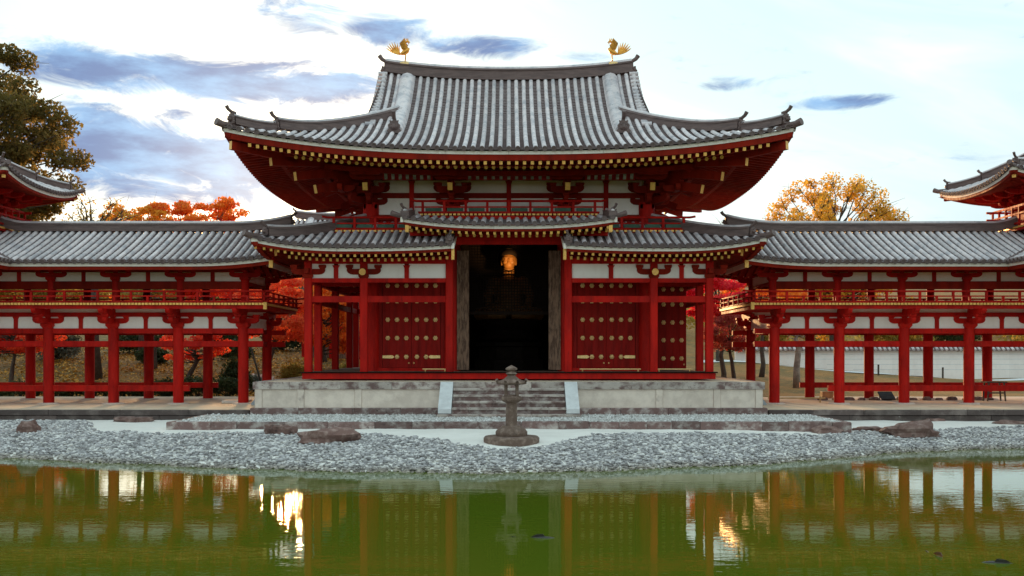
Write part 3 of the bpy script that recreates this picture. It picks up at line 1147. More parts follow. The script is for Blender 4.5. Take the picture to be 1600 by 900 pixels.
# upper wall: plaster panels between struts, beams
UX = (-5.13, -3.615, -2.10, 0.0, 2.10, 3.615, 5.13)
pm = {}
for y, sgn in ((YF, -1), (YB, 1)):
    for a, b in zip(UX[:-1], UX[1:]):
        for z0, z1 in ((7.91, 8.53), (8.72, 9.19)):
            MB().box(a + 0.05, b - 0.05, y - 0.03, y + 0.03, z0, z1).build('wall_panel', 'plaster', HALL)
for sg in (-1, 1):
    for z0, z1 in ((7.91, 8.53), (8.72, 9.19)):
        for a, b in ((YF, YF + 3.95), (YF + 3.95, YB)):
            MB().box(sg * 5.10, sg * 5.16, a + 0.1, b - 0.1, z0, z1).build('wall_panel', 'plaster', HALL)
strut = MB()
strut.prism([(-0.085, 0), (0.085, 0), (0.085, 1.16), (0.13, 1.26), (-0.13, 1.26), (-0.085, 1.16)], (0, 0, 0), (1, 0, 0), (0, 0, 1), (0, 1, 0), -0.08, 0.05)
sme = strut.mesh('strut', 'red')
for x in (-3.615, 0.0, 3.615):
    put('strut', sme, HALL, loc=(x, YF - 0.03, 7.91))
for y in (YF, YB):
    for z0, z1, p in ((8.53, 8.72, 0.10), (9.19, 9.42, 0.12), (7.72, 7.91, 0.11)):
        MB().box(-5.35, 5.35, y - p, y + p, z0, z1).build('wall_beam', 'eave_shade_red', HALL)
for sg in (-1, 1):
    for z0, z1 in ((8.531, 8.719), (9.191, 9.419)):
        MB().box(sg * 5.02, sg * 5.24, YF + 0.12, YB - 0.12, z0, z1).build('wall_beam', 'eave_shade_red', HALL)
MB().box(-5.1, 5.1, YF - 0.04, YF + 0.04, 9.42, 10.3).build('frieze_board', 'eave_shade_red', HALL)
MB().box(-5.1, 5.1, YB - 0.04, YB + 0.04, 9.42, 10.3).build('frieze_board', 'eave_shade_red', HALL)
for sg in (-1, 1):
    MB().box(sg * 5.09, sg * 5.17, YF, YB, 9.42, 10.3).build('frieze_board', 'eave_shade_red', HALL)


def hall_bracket(corner):
    """three-step bracket set, local origin at the wall line, outwards = -Y"""
    mb = MB()
    mb.lathe([(0.26, 7.6 - 8.3), (0.26, -0.28)], 14, (0, 0, 0))
    block(mb, (0, 0, -0.28), 0.50, 0.50, 0.26)
    bracket_arm(mb, (0, 0.0, -0.02), 0.62, 0.22, 0.17)
    bracket_arm(mb, (0, -0.30, -0.02), 0.55, 0.22, 0.16, 'y')
    block(mb, (0, -0.62, 0.20), 0.26, 0.26, 0.16)
    bracket_arm(mb, (0, -0.62, 0.34), 0.56, 0.24, 0.17)
    bracket_arm(mb, (0, -0.55, 0.34), 0.75, 0.24, 0.16, 'y')
    block(mb, (0, -1.15, 0.58), 0.26, 0.26, 0.16)
    bracket_arm(mb, (0, -1.15, 0.74), 0.62, 0.24, 0.17)
    bracket_arm(mb, (0, 0.0, 0.44), 0.70, 0.24, 0.17)
    # tail rafter with gilt end
    mb.beam((0, -1.72, 0.42), (0, -0.2, 1.02), 0.18, 0.28, end0=1)
    mb.cur = 0
    bracket_arm(mb, (0, -1.55, 0.86), 0.60, 0.2, 0.16)
    return mb.mesh('bracket', ['eave_shade_red', 'gold'])


hb = hall_bracket(False)
for x in CX:
    put('bracket', hb, HALL, loc=(x, YF, 8.30))
    put('bracket', hb, HALL, loc=(x, YB, 8.30), rot=(0, 0, R(180)))
for sg in (-1, 1):
    for y in (YF, YF + 3.95, YB):
        put('bracket', hb, HALL, loc=(sg * 5.13, y, 8.301), rot=(0, 0, sg * R(90)))
    for y, a in ((YF, -45), (YB, 45)):
        mb = MB()
        for L, z in ((1.0, 0.0), (1.7, 0.36), (2.3, 0.74)):
            mb.prism(arm_poly(L, 0.24), (0, 0, z), (1, 0, 0), (0, 0, 1), (0, 1, 0), -0.09, 0.09)
            block(mb, (L * 0.86, 0, z + 0.24), 0.28, 0.28, 0.16)
        # cross arms near the tip
        mb.prism(arm_poly(0.5, 0.22), (1.35, 0, 0.34), (0.7071, 0.7071, 0), (0, 0, 1), (-0.7071, 0.7071, 0), -0.09, 0.09)
        mb.prism(arm_poly(0.5, 0.22), (1.35, 0, 0.341), (0.7071, -0.7071, 0), (0, 0, 1), (0.7071, 0.7071, 0), -0.09, 0.09)
        put('bracket', mb.mesh('bracket', 'eave_shade_red'), HALL, loc=(sg * 5.13, y, 8.302), rot=(0, 0, R(a if sg > 0 else 180 - a)))
# painted slats of the cove under the eaves
for a, b in ((-4.55, -2.75), (-1.55, 1.55), (2.75, 4.55)):
    mb = MB()
    n = int(round((b - a) / 0.275))
    for i in range(n):
        x = a + (b - a) * (i + 0.5) / n
        mb.beam((x, 0.62, 9.03), (x, 0.42, 9.34), 0.11, 0.03)
    MB().prism([(0.72, 9.02), (0.50, 9.37), (0.56, 9.37), (0.78, 9.02)], (0, 0, 0), (0, 1, 0), (0, 0, 1), (1, 0, 0), a, b).build('cove_board', 'door_red', HALL)
    o = mb.build('cove_slats', 'old_paint', HALL)
    o['kind'] = 'stuff'

# ------------------------------------------------------------------ balconies


def balcony(x0, x1, yf, zb, posts, name='balcony', ends=(True, True), yback=1.9):
    """deck with gilt plank ends, three rails, posts and green boards; zb = underside of the deck edge"""
    mb = MB()
    mb.box(x0, x1, yf + 0.05, yback, zb - 0.14, zb + 0.02)
    B = mb.build(name, 'red', HALL)
    MB().box(x0 + .02, x1 - .02, yf + 0.0, yf + 0.045, zb - 0.17, zb + 0.0).build('deck_beam', 'red', B)
    MB().box(x0 - .03, x1 + .03, yf - 0.02, yback, zb + 0.085, zb + 0.12).build('deck', 'red', B)
    mb = MB()
    n = int((x1 - x0) / 0.148)
    for i in range(n):
        x = x0 + (i + 0.5) * (x1 - x0) / n
        mb.box(x - 0.05, x + 0.05, yf - 0.035, yf + 0.25, zb + 0.022, zb + 0.083)
    o = mb.build('plank_ends', 'gold', B)
    o['kind'] = 'stuff'
    rz = zb + 0.12
    for x in posts:
        MB().box(x - 0.045, x + 0.045, yf + 0.02, yf + 0.11, rz, rz + 0.40).build('rail_post', 'red', B)
    MB().tube([(x0 - 0.30, yf + 0.065, rz + 0.46), (x0 - 0.1, yf + 0.065, rz + 0.425), (x1 + 0.1, yf + 0.065, rz + 0.425), (x1 + 0.30, yf + 0.065, rz + 0.46)], 0.042, 8).build('rail', 'red', B, smooth=40)
    MB().box(x0 - 0.18, x1 + 0.18, yf + 0.04, yf + 0.095, rz + 0.185, rz + 0.235).build('rail', 'red', B)
    MB().box(x0 - 0.05, x1 + 0.05, yf + 0.035, yf + 0.10, rz + 0.003, rz + 0.05).build('rail', 'red', B)
    for a, b in zip(posts[:-1], posts[1:]):
        MB().box(a + 0.1, b - 0.1, yf + 0.055, yf + 0.08, rz + 0.055, rz + 0.175).build('green_board', 'green_board', B)
    return B


balcony(-3.22, 3.22, 0.55, 7.70, ls(-3.1, 3.1, 8))
for sg in (-1, 1):
    a, b = sorted((sg * 6.42, sg * 3.2))
    B = balcony(a, b, 0.55, 7.11, ls(a + 0.12, b - 0.12, 4), yback=1.9)
    # the return along the side of the hall
    x0, x1 = sorted((sg * 5.2, sg * 6.42))
    MB().box(x0, x1, 1.9, 11.2, 7.0, 7.13).build('side_deck', 'red', B)
    for z in (7.24, 7.44, 7.655):
        MB().beam((sg * 6.36, 0.8, z), (sg * 6.36, 11.3, z), 0.06, 0.05).build('rail', 'red', B)
    for y in ls(2.0, 11.0, 7):
        MB().box(sg * 6.32, sg * 6.40, y - 0.04, y + 0.04, 7.13, 7.63).build('rail_post', 'red', B)

# ------------------------------------------------------------------ pent roofs (lower roof all round)


def pent_roof(x0, x1, z0, a, upL, upR, hipL, hipR, y0=-1.75, dtop=3.68, name='pent_roof', rows=True):
    """front pent roof between x0 and x1; upL/upR = lift at the ends; hipL/hipR = hipped end"""
    span = x1 - x0

    def lift(u):
        t0, t1 = (u - x0), (x1 - u)
        z = 0.0
        z += upL * max(0.0, 1 - t0 / 3.2) ** 2.2
        z += upR * max(0.0, 1 - t1 / 3.2) ** 2.2
        return z

    def pos(u, d):
        return V((u, y0 + d, z0 + a * d + 0.012 * d * d + lift(u) * max(0.0, 1 - d / 5.0)))
    body = MB()
    prev = None
    for u in ls(x0, x1, 24):
        m = dtop
        if hipL:
            m = min(m, u - x0)
        if hipR:
            m = min(m, x1 - u)
        m = max(m, 0.14)
        colm = [tuple(pos(u, 0.12 + (m - 0.12) * k / 4) + V((0, 0, -0.235 - 0.0 * k))) for k in range(5)]
        if prev:
            body.add(prev + colm, [(i, i + 1, i + 6, i + 5) for i in range(4)])
        prev = colm
    P = body.build(name, 'eave_shade_red', HALL)
    n = int(round((span - 0.2) / 0.295))
    uu = ls(x0 + 0.1, x1 - 0.1, n)

    def dm(u):
        m = dtop
        if hipL:
            m = min(m, u - x0 - 0.08)
        if hipR:
            m = min(m, x1 - u - 0.08)
        return max(m, 0.0)
    slope(P, pos, uu, dm, (1, 0, 0), r=0.083)
    eave_boards(P, [pos(u, 0) for u in ls(x0 + 0.06, x1 - 0.06, 28)], (0, -1, 0), 7, zo=0.01, redh=0.085)
    # two tiers of rafters
    f1 = MB().beam((0, 0, 0), (0, 0.9, 0.9 * a), 0.085, 0.09, end0=1).mesh('rafter', ['eave_shade_red', 'gold'])
    f2 = MB().beam((0, 0, 0), (0, 1.0, 1.0 * a), 0.085, 0.11, end0=1).mesh('rafter', ['eave_shade_red', 'gold'])
    n = int(round((span - 0.5) / 0.238))
    for u in ls(x0 + 0.25, x1 - 0.25, n):
        if dm(u) > 1.1:
            put('rafter', f1, P, loc=(u, y0 + 0.18, z0 - 0.285 + lift(u)))
            put('rafter', f2, P, loc=(u + 0.01, y0 + 0.85, z0 - 0.375 + 0.08 * (a < 0.2) + lift(u) * 0.9))
        elif dm(u) > 0.4:
            put('rafter', MB().beam((0, 0, 0), (0, dm(u) - 0.2, (dm(u) - .2) * a), 0.085, 0.09, end0=1).mesh('rafter', ['eave_shade_red', 'gold']),
                P, loc=(u, y0 + 0.18, z0 - 0.285 + lift(u)))
    return P, pos


PZ = 6.37
for sg in (-1, 1):
    x0, x1 = sorted((sg * 8.80, sg * 1.90))
    P, pos = pent_roof(x0, x1, PZ, 0.285, 0.34 if sg < 0 else 0.10, 0.10 if sg < 0 else 0.34, sg < 0, sg > 0)
    corner = sg * 8.8
    # corner hip with its end tiles
    dr = V((sg, -1, 0)).normalized()
    path = [pos(sg * (8.8 - t), t) + V((0, 0, 0.02 + 0.10 * max(0, 1 - t / 1.2) ** 2)) for t in ls(3.55, 0.5, 12)]
    ridge(P, path, 0.34, 0.36, 'hip_ridge')
    ridge_end(P, pos(sg * 8.33, 0.47) + V((0, 0, 0.08)), dr, 0.46)
    MB().tube([pos(sg * 8.4, 0.4) + V((0, 0, .03)), pos(sg * 8.78, 0.02) + V((0, 0, 0.05)), pos(sg * 8.8, 0) + dr * 0.18 + V((0, 0, 0.13))], [0.09, 0.1, 0.115], 10).build('corner_tile', 'ridge_tile', P, smooth=45)
    MB().beam(pos(sg * 8.62, 0.2) + V((0, 0, -0.28)), pos(sg * 7.1, 1.7) + V((0, 0, -0.28)), 0.15, 0.24, end0=1).build('hip_rafter', ['eave_shade_red', 'gold'], P)
    MB().beam(pos(sg * 8.05, 0.75) + V((0, 0, -0.50)), pos(sg * 7.1, 1.7) + V((0, 0, -0.50)), 0.15, 0.24, end0=1).build('hip_rafter', ['eave_shade_red', 'gold'], P)
    # inner verge: white board, end tile
    e = sg * 1.90
    pth = [pos(e, d) for d in ls(0.02, 3.6, 6)]
    MB().sweep([p + V((0, 0, -0.02)) for p in pth], [(-0.05, -0.15), (-0.05, 0.03), (0.05, 0.03), (0.05, -0.15)], side=(1, 0, 0)).build('verge_board', 'white_board', P)
    ridge(P, [p + V((sg * 0.12, 0, 0.02)) for p in pth[::-1]], 0.26, 0.22, 'verge_ridge')
    ridge_end(P, pos(e, 0.0) + V((sg * 0.12, 0.02, 0.02)), (-sg * 0.5, -1, 0), 0.40)
    MB().box(e - 0.05, e + 0.05, -1.60, -1.40, PZ - 0.42, PZ - 0.05).build('rafter_end', 'gold', P)
    # side pent roof, towards the back
    def spos(v, d, sg=sg):
        t = min(v + 1.75, 13.55 - v)
        l = 0.34 * max(0.0, 1 - t / 3.2) ** 2.2
        return V((sg * (8.8 - d), v, PZ + 0.285 * d + 0.012 * d * d + l * max(0.0, 1 - d / 5.0)))
    body = MB()
    prev = None
    for v in ls(-1.75, 13.55, 30):
        m = max(0.14, min(3.68, v + 1.75, 13.55 - v))
        colm = [tuple(spos(v, 0.12 + (m - 0.12) * k / 4) + V((0, 0, -0.24 - 0.02 * k))) for k in range(5)]
        if prev:
            body.add(prev + colm, [(i, i + 1, i + 6, i + 5) for i in range(4)])
        prev = colm
    S = body.build('pent_roof', 'eave_shade_red', HALL)
    slope(S, spos, ls(-1.7, 13.5, 51), lambda v: max(0.0, min(3.68, v + 1.67, 13.47 - v)), (0, 1, 0), r=0.083, single=False)
    eave_boards(S, [spos(v, 0) for v in ls(-1.69, 13.49, 40)], (sg, 0, 0), 1, zo=0.01, redh=0.13)
    mb = MB()
    for v in ls(-0.6, 12.4, 54):
        z = spos(v, 0).z - 0.20
        mb.beam((sg * 8.6, v, z), (sg * 7.3, v, z + 0.37), 0.085, 0.09, end0=1)
    o = mb.build('side_rafters', ['eave_shade_red', 'gold'], S)
    o['kind'] = 'stuff'
# rear pent roof: simple tiled slope out of sight


def rpos(u, d):
    return V((u, 13.55 - d, PZ + 0.285 * d + 0.012 * d * d))


body = MB().add([rpos(-8.7, 0.1) - V((0, 0, .25)), rpos(8.7, 0.1) - V((0, 0, .25)), rpos(5.2, 3.6) - V((0, 0, .25)), rpos(-5.2, 3.6) - V((0, 0, .25))], [(0, 1, 2, 3)])
BP = body.build('pent_roof', 'eave_shade_red', HALL)
slope(BP, rpos, ls(-8.7, 8.7, 58), lambda u: max(0.0, min(3.68, 8.72 - abs(u))), (1, 0, 0), r=0.083, single=False, course=0.4)

# raised middle pent roof over the doorway
CPz = 7.13
P, pos = pent_roof(-3.62, 3.62, CPz, 0.165, 0.24, 0.24, False, False, dtop=2.4, name='raised_pent_roof')
for sg in (-1, 1):
    e = sg * 3.62
    pth = [pos(e, d) for d in ls(0.02, 2.38, 6)]
    MB().sweep([p + V((0, 0, -0.02)) for p in pth], [(-0.05, -0.15), (-0.05, 0.03), (0.05, 0.03), (0.05, -0.15)], side=(1, 0, 0)).build('verge_board', 'white_board', P)
    ridge(P, [p + V((-sg * 0.10, 0, 0.02)) for p in pth[::-1]], 0.26, 0.22, 'verge_ridge')
    ridge_end(P, pos(e, 0.0) + V((-sg * 0.05, 0.25, 0.04)), (sg * 0.6, -1, 0), 0.42)
    MB().tube([pos(e, 0.3) + V((0, 0, .05)), pos(e, 0.0) + V((sg * 0.10, 0, 0.06)), pos(e, 0) + V((sg * 0.34, -0.12, 0.13))], [0.075, 0.08, 0.095], 9).build('corner_tile', 'ridge_tile', P, smooth=45)
    MB().box(e - sg * 0.10, e - sg * 0.22, -1.62, -1.30, CPz - 0.24, CPz + 0.05).build('rafter_end', 'gold', P)
# plate beam carrying the raised roof
MB().box(-3.4, 3.4, -0.12, 0.12, 6.62, 6.86).build('plate_beam', 'red', HALL)
MB().box(-3.45, 3.45, -0.70, -0.52, 6.86, 7.02).build('plate_beam', 'red', HALL)

# ------------------------------------------------------------------ gallery posts, beams, panels round the hall
PX = (-7.10, -5.13, -2.10, 2.10, 5.13, 7.10)
PYS = (0.0, 1.95, 5.90, 9.85, 11.80)


def post_mesh(h, w=0.27):
    c = w / 2
    k = c - 0.03
    poly = [(-c, -k), (-k, -c), (k, -c), (c, -k), (c, k), (k, c), (-k, c), (-c, k)]
    return MB().prism(poly, (0, 0, 0), (1, 0, 0), (0, 1, 0), (0, 0, 1), 0, h).mesh('post', 'red')


pme, pme_c = post_mesh(3.9), post_mesh(4.7)
for x in PX:
    put('post', pme_c if abs(x) < 3 else pme, HALL, loc=(x, 0.0, FL))
    put('post', pme, HALL, loc=(x, 11.8, FL))
for sg in (-1, 1):
    for y in PYS[1:-1]:
        put('post', pme, HALL, loc=(sg * 7.1, y, FL))
bays = [(-7.1, -5.13), (-5.13, -2.1), (2.1, 5.13), (5.13, 7.1)]
for y in (0.0, 11.8):
    for a, b in bays:
        for z0, z1, h in ((5.27, 5.42, 0.09), (4.57, 4.79, 0.075)):
            MB().box(a + 0.136, b - 0.136, y - h, y + h, z0, z1).build('tie_beam', 'red', HALL)
        m = (a + b) / 2
        for c, d in ((a + 0.10, m - 0.08), (m + 0.08, b - 0.10)):
            MB().box(c, d, y - 0.03, y + 0.03, 5.421, 5.93).build('wall_panel', 'plaster', HALL)
        MB().prism([(-0.08, 5.42), (0.08, 5.42), (0.08, 5.78), (0.13, 5.88), (-0.13, 5.88), (-0.08, 5.78)], (m, y, 0), (1, 0, 0), (0, 0, 1), (0, 1, 0), -0.07, 0.07).build('strut', 'red', HALL)
        MB().box(a, b, y - 0.10, y + 0.10, 5.93, 6.12).build('plate_beam', 'red', HALL)
for sg in (-1, 1):
    for a, b in zip(PYS[:-1], PYS[1:]):
        for z0, z1, h in ((5.27, 5.42, 0.09), (4.57, 4.79, 0.075)):
            MB().box(sg * 7.1 - h, sg * 7.1 + h, a + 0.136, b - 0.136, z0, z1).build('tie_beam', 'red', HALL)
        MB().box(sg * 7.07, sg * 7.13, a + 0.1, b - 0.1, 5.421, 5.93).build('wall_panel', 'plaster', HALL)
        MB().box(sg * 7.0, sg * 7.2, a, b, 5.931, 6.121).build('plate_beam', 'red', HALL)
    # short ties from gallery posts to the core
    for y in PYS[1:-1]:
        MB().box(sg * 5.4, sg * 6.96, y - 0.07, y + 0.07, 5.25, 5.45).build('tie_beam', 'red', HALL)


def boat_bracket(disc=True):
    mb = MB()
    block(mb, (0, 0, 5.40 - 5.40), 0.36, 0.36, 0.17)
    bracket_arm(mb, (0, 0, 0.15), 0.60, 0.20, 0.19)
    mb.beam((0, -0.42, 0.27), (0, 0.4, 0.27), 0.15, 0.18)
    if disc:
        mb.cur = 1
        mb.tube([(0, -0.46, 0.22), (0, -0.42, 0.22)], 0.12, 14)
        mb.cur = 0
    return mb.mesh('bracket', ['eave_shade_red', 'gold'])


bb = boat_bracket()
b2 = boat_bracket(False)
for x in (-7.1, 7.1):
    put('bracket', b2, HALL, loc=(x, 0, 5.40))
for x in (-5.13, 5.13):
    put('bracket', bb, HALL, loc=(x, 0, 5.40))

# ------------------------------------------------------------------ wing gallery (built once on the right, mirrored for the left)
WING = thing('wing_gallery', (14.7, 3.95, 0.88), 'red two storey pillared gallery with grey tiled roof, right of the hall', 'gallery', 'galleries flanking the hall')
WX = [9.9 + 2.42 * k for k in range(5)]
WY0, WY1 = 2.0, 5.9
WZ = 0.88
TCX, TCY = 21.4, 3.95
wcol = MB().lathe([(0.195, 0), (0.195, 2.85)], 18).mesh('pillar', 'red', smooth=40)
pad = MB().lathe([(0.40, -0.02), (0.40, 0.02), (0.33, 0.04), (0.0, 0.045)], 20).mesh('footing_stone', 'stone', smooth=40)
WXA = WX + [23.3]
for x in WXA:
    for y in (WY0, WY1):
        put('pillar', wcol, WING, loc=(x, y, WZ))
        put('footing_stone', pad, WING, loc=(x, y, WZ))
for x in (19.58, 23.3):
    put('pillar', wcol, WING, loc=(x, -0.42, WZ))
    put('footing_stone', pad, WING, loc=(x, -0.42, WZ))


def bay_box(name, m, a, b, y0, y1, z0, z1):
    return MB().box(a, b, y0, y1, z0, z1).build(name, m, WING)


def wing_bracket():
    mb = MB()
    block(mb, (0, 0, 0), 0.46, 0.46, 0.22)
    bracket_arm(mb, (0, 0, 0.18), 0.58, 0.20, 0.17)
    bracket_arm(mb, (0, -0.35, 0.18), 0.62, 0.20, 0.16, 'y', blocks=False)
    block(mb, (0, -0.80, 0.38), 0.24, 0.24, 0.14)
    bracket_arm(mb, (0, -0.5, 0.50), 0.85, 0.20, 0.16, 'y', blocks=False)
    return mb.mesh('bracket', 'red')


def upper_bracket():
    mb = MB()
    block(mb, (0, 0, 0), 0.34, 0.34, 0.16)
    bracket_arm(mb, (0, 0, 0.14), 0.58, 0.17, 0.15)
    return mb.mesh('bracket', 'red')


wb, ub = wing_bracket(), upper_bracket()
ucol = MB().lathe([(0.15, 0), (0.15, 0.90)], 14).mesh('upper_pillar', 'red', smooth=40)
strut2 = MB().prism([(-0.075, 0), (0.075, 0), (0.075, 0.33), (0.12, 0.43), (-0.12, 0.43), (-0.075, 0.33)], (0, 0, 0), (1, 0, 0), (0, 0, 1), (0, 1, 0), -0.06, 0.06).mesh('strut', 'red')
strut3 = MB().box(-0.075, 0.075, -0.05, 0.05, 0, 0.345).mesh('strut', 'red')
for y, s in ((WY0, -1), (WY1, 1)):
    for i, (a, b) in enumerate(zip(WXA[:-1], WXA[1:])):
        bay_box('tie_beam', 'red', a + 0.18, b - 0.18, y - 0.09, y + 0.09, 3.50, 3.69)
        bay_box('tie_beam', 'red', a + 0.18, b - 0.18, y - 0.07, y + 0.07, 3.01, 3.22)
        if i > 0:
            bay_box('low_rail', 'red', a + 0.18, b - 0.18, y - 0.065, y + 0.065, 1.35, 1.57)
        m = (a + b) / 2
        for c, d in ((a + 0.05, m - 0.075), (m + 0.075, b - 0.05)):
            bay_box('wall_panel', 'plaster', c, d, y - 0.025, y + 0.025, 3.691, 4.12)
        put('strut', strut2, WING, loc=(m, y, 3.69))
        bay_box('wall_beam', 'red', a, b, y - 0.08, y + 0.08, 4.121, 4.285)
        bay_box('wall_panel', 'plaster', a + 0.05, b - 0.05, y - 0.02, y + 0.02, 4.286, 4.43)
        # upper storey
        yu = y - s * 0.25
        for c, d in ((a + 0.05, m - 0.075), (m + 0.075, b - 0.05)):
            bay_box('wall_panel', 'plaster', c, d, yu - 0.02, yu + 0.02, 5.461, 5.80)
        put('strut', strut3, WING, loc=(m, yu, 5.455))
        bay_box('wall_beam', 'eave_shade_red', a, b, yu - 0.10, yu + 0.10, 5.17 if s < 0 else 5.37, 5.46)
        bay_box('wall_beam', 'eave_shade_red', a, b, yu - 0.09, yu + 0.09, 5.801, 5.98)
    # short stubs towards the hall
    bay_box('tie_beam', 'red', WX[0] - 0.75, WX[0] - 0.18, y - 0.07, y + 0.07, 3.011, 3.219)
    bay_box('low_rail', 'red', WX[1] - 0.42, WX[1] - 0.18, y - 0.065, y + 0.065, 1.351, 1.569)
    bay_box('tie_beam', 'red', WX[0] - 0.75, WX[0] - 0.18, y - 0.09, y + 0.09, 3.501, 3.689)
    for k, x in enumerate(WXA):
        put('bracket', wb, WING, loc=(x, y, 3.69), rot=(0, 0, 0 if s < 0 else R(180)))
        put('upper_pillar', ucol, WING, loc=(x, y - s * 0.25, 4.62))
        put('bracket', ub, WING, loc=(x, y - s * 0.25, 5.47))
for x in WXA:
    for z0, z1 in ((3.03, 3.20), (3.52, 3.67), (5.34, 5.45)):
        MB().box(x - 0.06, x + 0.06, WY0 + 0.2, WY1 - 0.2, z0, z1).build('cross_beam', 'red', WING)
# end wall panel towards the hall
MB().box(WX[0] - 0.03, WX[0] + 0.03, WY0 + 0.2, WY1 - 0.2, 3.70, 4.12).build('wall_panel', 'plaster', WING)
MB().box(WX[0] - 0.03, WX[0] + 0.03, WY0 + 0.45, WY1 - 0.45, 5.47, 5.80).build('wall_panel', 'plaster', WING)

# balcony deck with gilt plank ends and rails
BX0, BX1, BY0, BY1 = 8.85, 24.3, 0.95, 6.95
MB().box(BX0 + 0.1, BX1, BY0 + 0.12, BY1 - 0.12, 4.44, 4.52).build('deck', 'red', WING)
for y in (BY0 + 0.05, BY1 - 0.19):
    MB().box(BX0 + 0.05, BX1, y, y + 0.14, 4.38, 4.515).build('deck_beam', 'red', WING)
MB().box(BX0 + 0.05, BX0 + 0.19, BY0 + 0.2, BY1 - 0.2, 4.38, 4.51).build('deck_beam', 'red', WING)
MB().box(BX0 - 0.02, BX1, BY0 - 0.03, BY1 + 0.03, 4.60, 4.63).build('deck_edge', 'red', WING)
mb = MB()
n = int((BX1 - BX0) / 0.125)
for i in range(n):
    x = BX0 + 0.06 + i * 0.125
    for y0, y1 in ((BY0 - 0.02, BY0 + 0.2), (BY1 - 0.2, BY1 + 0.02)):
        mb.box(x - 0.05, x + 0.05, y0, y1, 4.522, 4.598)
for i in range(int((BY1 - BY0) / 0.125)):
    y = BY0 + 0.06 + i * 0.125
    mb.box(BX0 - 0.01, BX0 + 0.2, y - 0.05, y + 0.05, 4.521, 4.597)
o = mb.build('plank_ends', 'gold', WING)
o['kind'] = 'stuff'
MB().box(BX0 - 0.06, BX0 + 0.06, BY0 - 0.04, BY0 + 0.08, 4.36, 4.62).build('corner_cap', 'gold', WING)
for y in (BY0 + 0.05, BY1 - 0.05):
    for z, r in ((5.02, 0.035),):
        MB().tube([(BX0 - 0.35, y, z + 0.03), (BX0, y, z), (BX1, y, z)], r, 8).build('rail', 'red', WING, smooth=40)
    MB().box(BX0 - 0.2, BX1, y - 0.025, y + 0.025, 4.82, 4.865).build('rail', 'red', WING)
    MB().box(BX0 - 0.1, BX1, y - 0.03, y + 0.03, 4.632, 4.68).build('rail', 'red', WING)
    k = 0
    x = BX0 + 0.05
    while x < BX1:
        MB().box(x - 0.04, x + 0.04, y - 0.04, y + 0.04, 4.631, 5.0 if k % 2 == 0 else 4.84).build('rail_post', 'red', WING)
        x += 0.605
        k += 1
for z in (5.02, 4.845, 4.655):
    MB().beam((BX0 + 0.05, BY0 - 0.3, z), (BX0 + 0.05, BY1 + 0.3, z), 0.05, 0.045).build('rail', 'red', WING)
for y in ls(BY0 + 0.7, BY1 - 0.7, 5):
    MB().box(BX0 + 0.01, BX0 + 0.09, y - 0.04, y + 0.04, 4.632, 5.0).build('rail_post', 'red', WING)

# roof of the gallery
WE, WEZ, WR = 0.40, 6.03, 3.55


def wz(d):
    return WEZ + 0.35 * d + 0.018 * d * d


def wf(u, d):
    up = 0.22 * max(0.0, 1 - (u - 8.5) / 3.0) ** 2.2
    return V((u, WE + d, wz(d) + up))


def wbk(u, d):
    up = 0.22 * max(0.0, 1 - (u - 8.5) / 3.0) ** 2.2
    return V((u, 7.5 - d, wz(d) + up))


mb = MB()
for fn in (wf, wbk):
    prev = None
    for u in ls(8.55, 24.6, 20):
        c = [tuple(fn(u, d) + V((0, 0, -0.22))) for d in (0.12, 1.2, 2.4, WR)]
        if prev:
            mb.add(prev + c, [(i, i + 1, i + 5, i + 4) for i in range(3)])
        prev = c
WROOF = mb.build('gallery_roof', 'eave_shade_red', WING)
VX = TCX - WR     # inner eave of the wing that turns forward
uw = ls(8.66, 21.3, 44)
slope(WROOF, wf, uw, lambda u: WR - 0.05, (1, 0, 0), r=0.083, dmin=lambda u: max(0.0, u - VX))
slope(WROOF, wbk, uw + ls(21.6, 24.6, 10), lambda u: WR - 0.05, (1, 0, 0), r=0.083, single=False, course=0.4)
eave_boards(WROOF, [wf(u, 0) for u in ls(8.5, VX + 0.1, 28)], (0, -1, 0), 7, zo=0.01, redh=0.12)
eave_boards(WROOF, [wbk(u, 0) for u in ls(8.5, 24.6, 10)], (0, 1, 0), 1, zo=0.01, redh=0.12)
wr = MB().beam((0, 0, 0), (0, 1.7, 0.6), 0.085, 0.10, end0=1).mesh('rafter', ['eave_shade_red', 'gold'])
for u in ls(8.8, 17.7, 31):
    p = wf(u, 0)
    put('rafter', wr, WROOF, loc=(u, WE + 0.22, p.z - 0.20))
mb = MB()
for u in ls(8.8, 24.4, 54):
    p = wbk(u, 0)
    mb.beam((u, 7.28, p.z - 0.2), (u, 5.6, p.z + 0.4), 0.085, 0.10, end0=1)
tag(mb.build('rear_rafters', ['eave_shade_red', 'gold'], WROOF), kind='stuff')
# verge facing the hall
for fn in (wf, wbk):
    pth = [fn(8.5, d) for d in ls(0, WR, 6)]
    MB().sweep([p + V((0, 0, -0.02)) for p in pth], [(-0.05, -0.26), (-0.05, 0.03), (0.06, 0.03), (0.06, -0.26)], side=(1, 0, 0)).build('bargeboard', 'red', WROOF)
    vt = MB().tube([(-0.16, 0, 0), (0.14, 0, 0)], 0.085, 9).mesh('verge_tile', 'tile', smooth=45)
    for p in [fn(8.46, d) for d in ls(0.1, WR - 0.3, 12)]:
        put('verge_tile', vt, WROOF, loc=p + V((0, 0, 0.06)))
    MB().box(8.44, 8.58, pth[0].y - 0.06, pth[0].y + 0.06, pth[0].z - 0.42, pth[0].z - 0.16).build('rafter_end', 'gold', WROOF)
MB().prism([(-2.3, 6.0), (2.3, 6.0), (0.1, 7.25), (-0.1, 7.25)], (8.95, TCY, 0), (0, 1, 0), (0, 0, 1), (1, 0, 0), -0.04, 0.04).build('gable_board', 'plaster', WROOF)
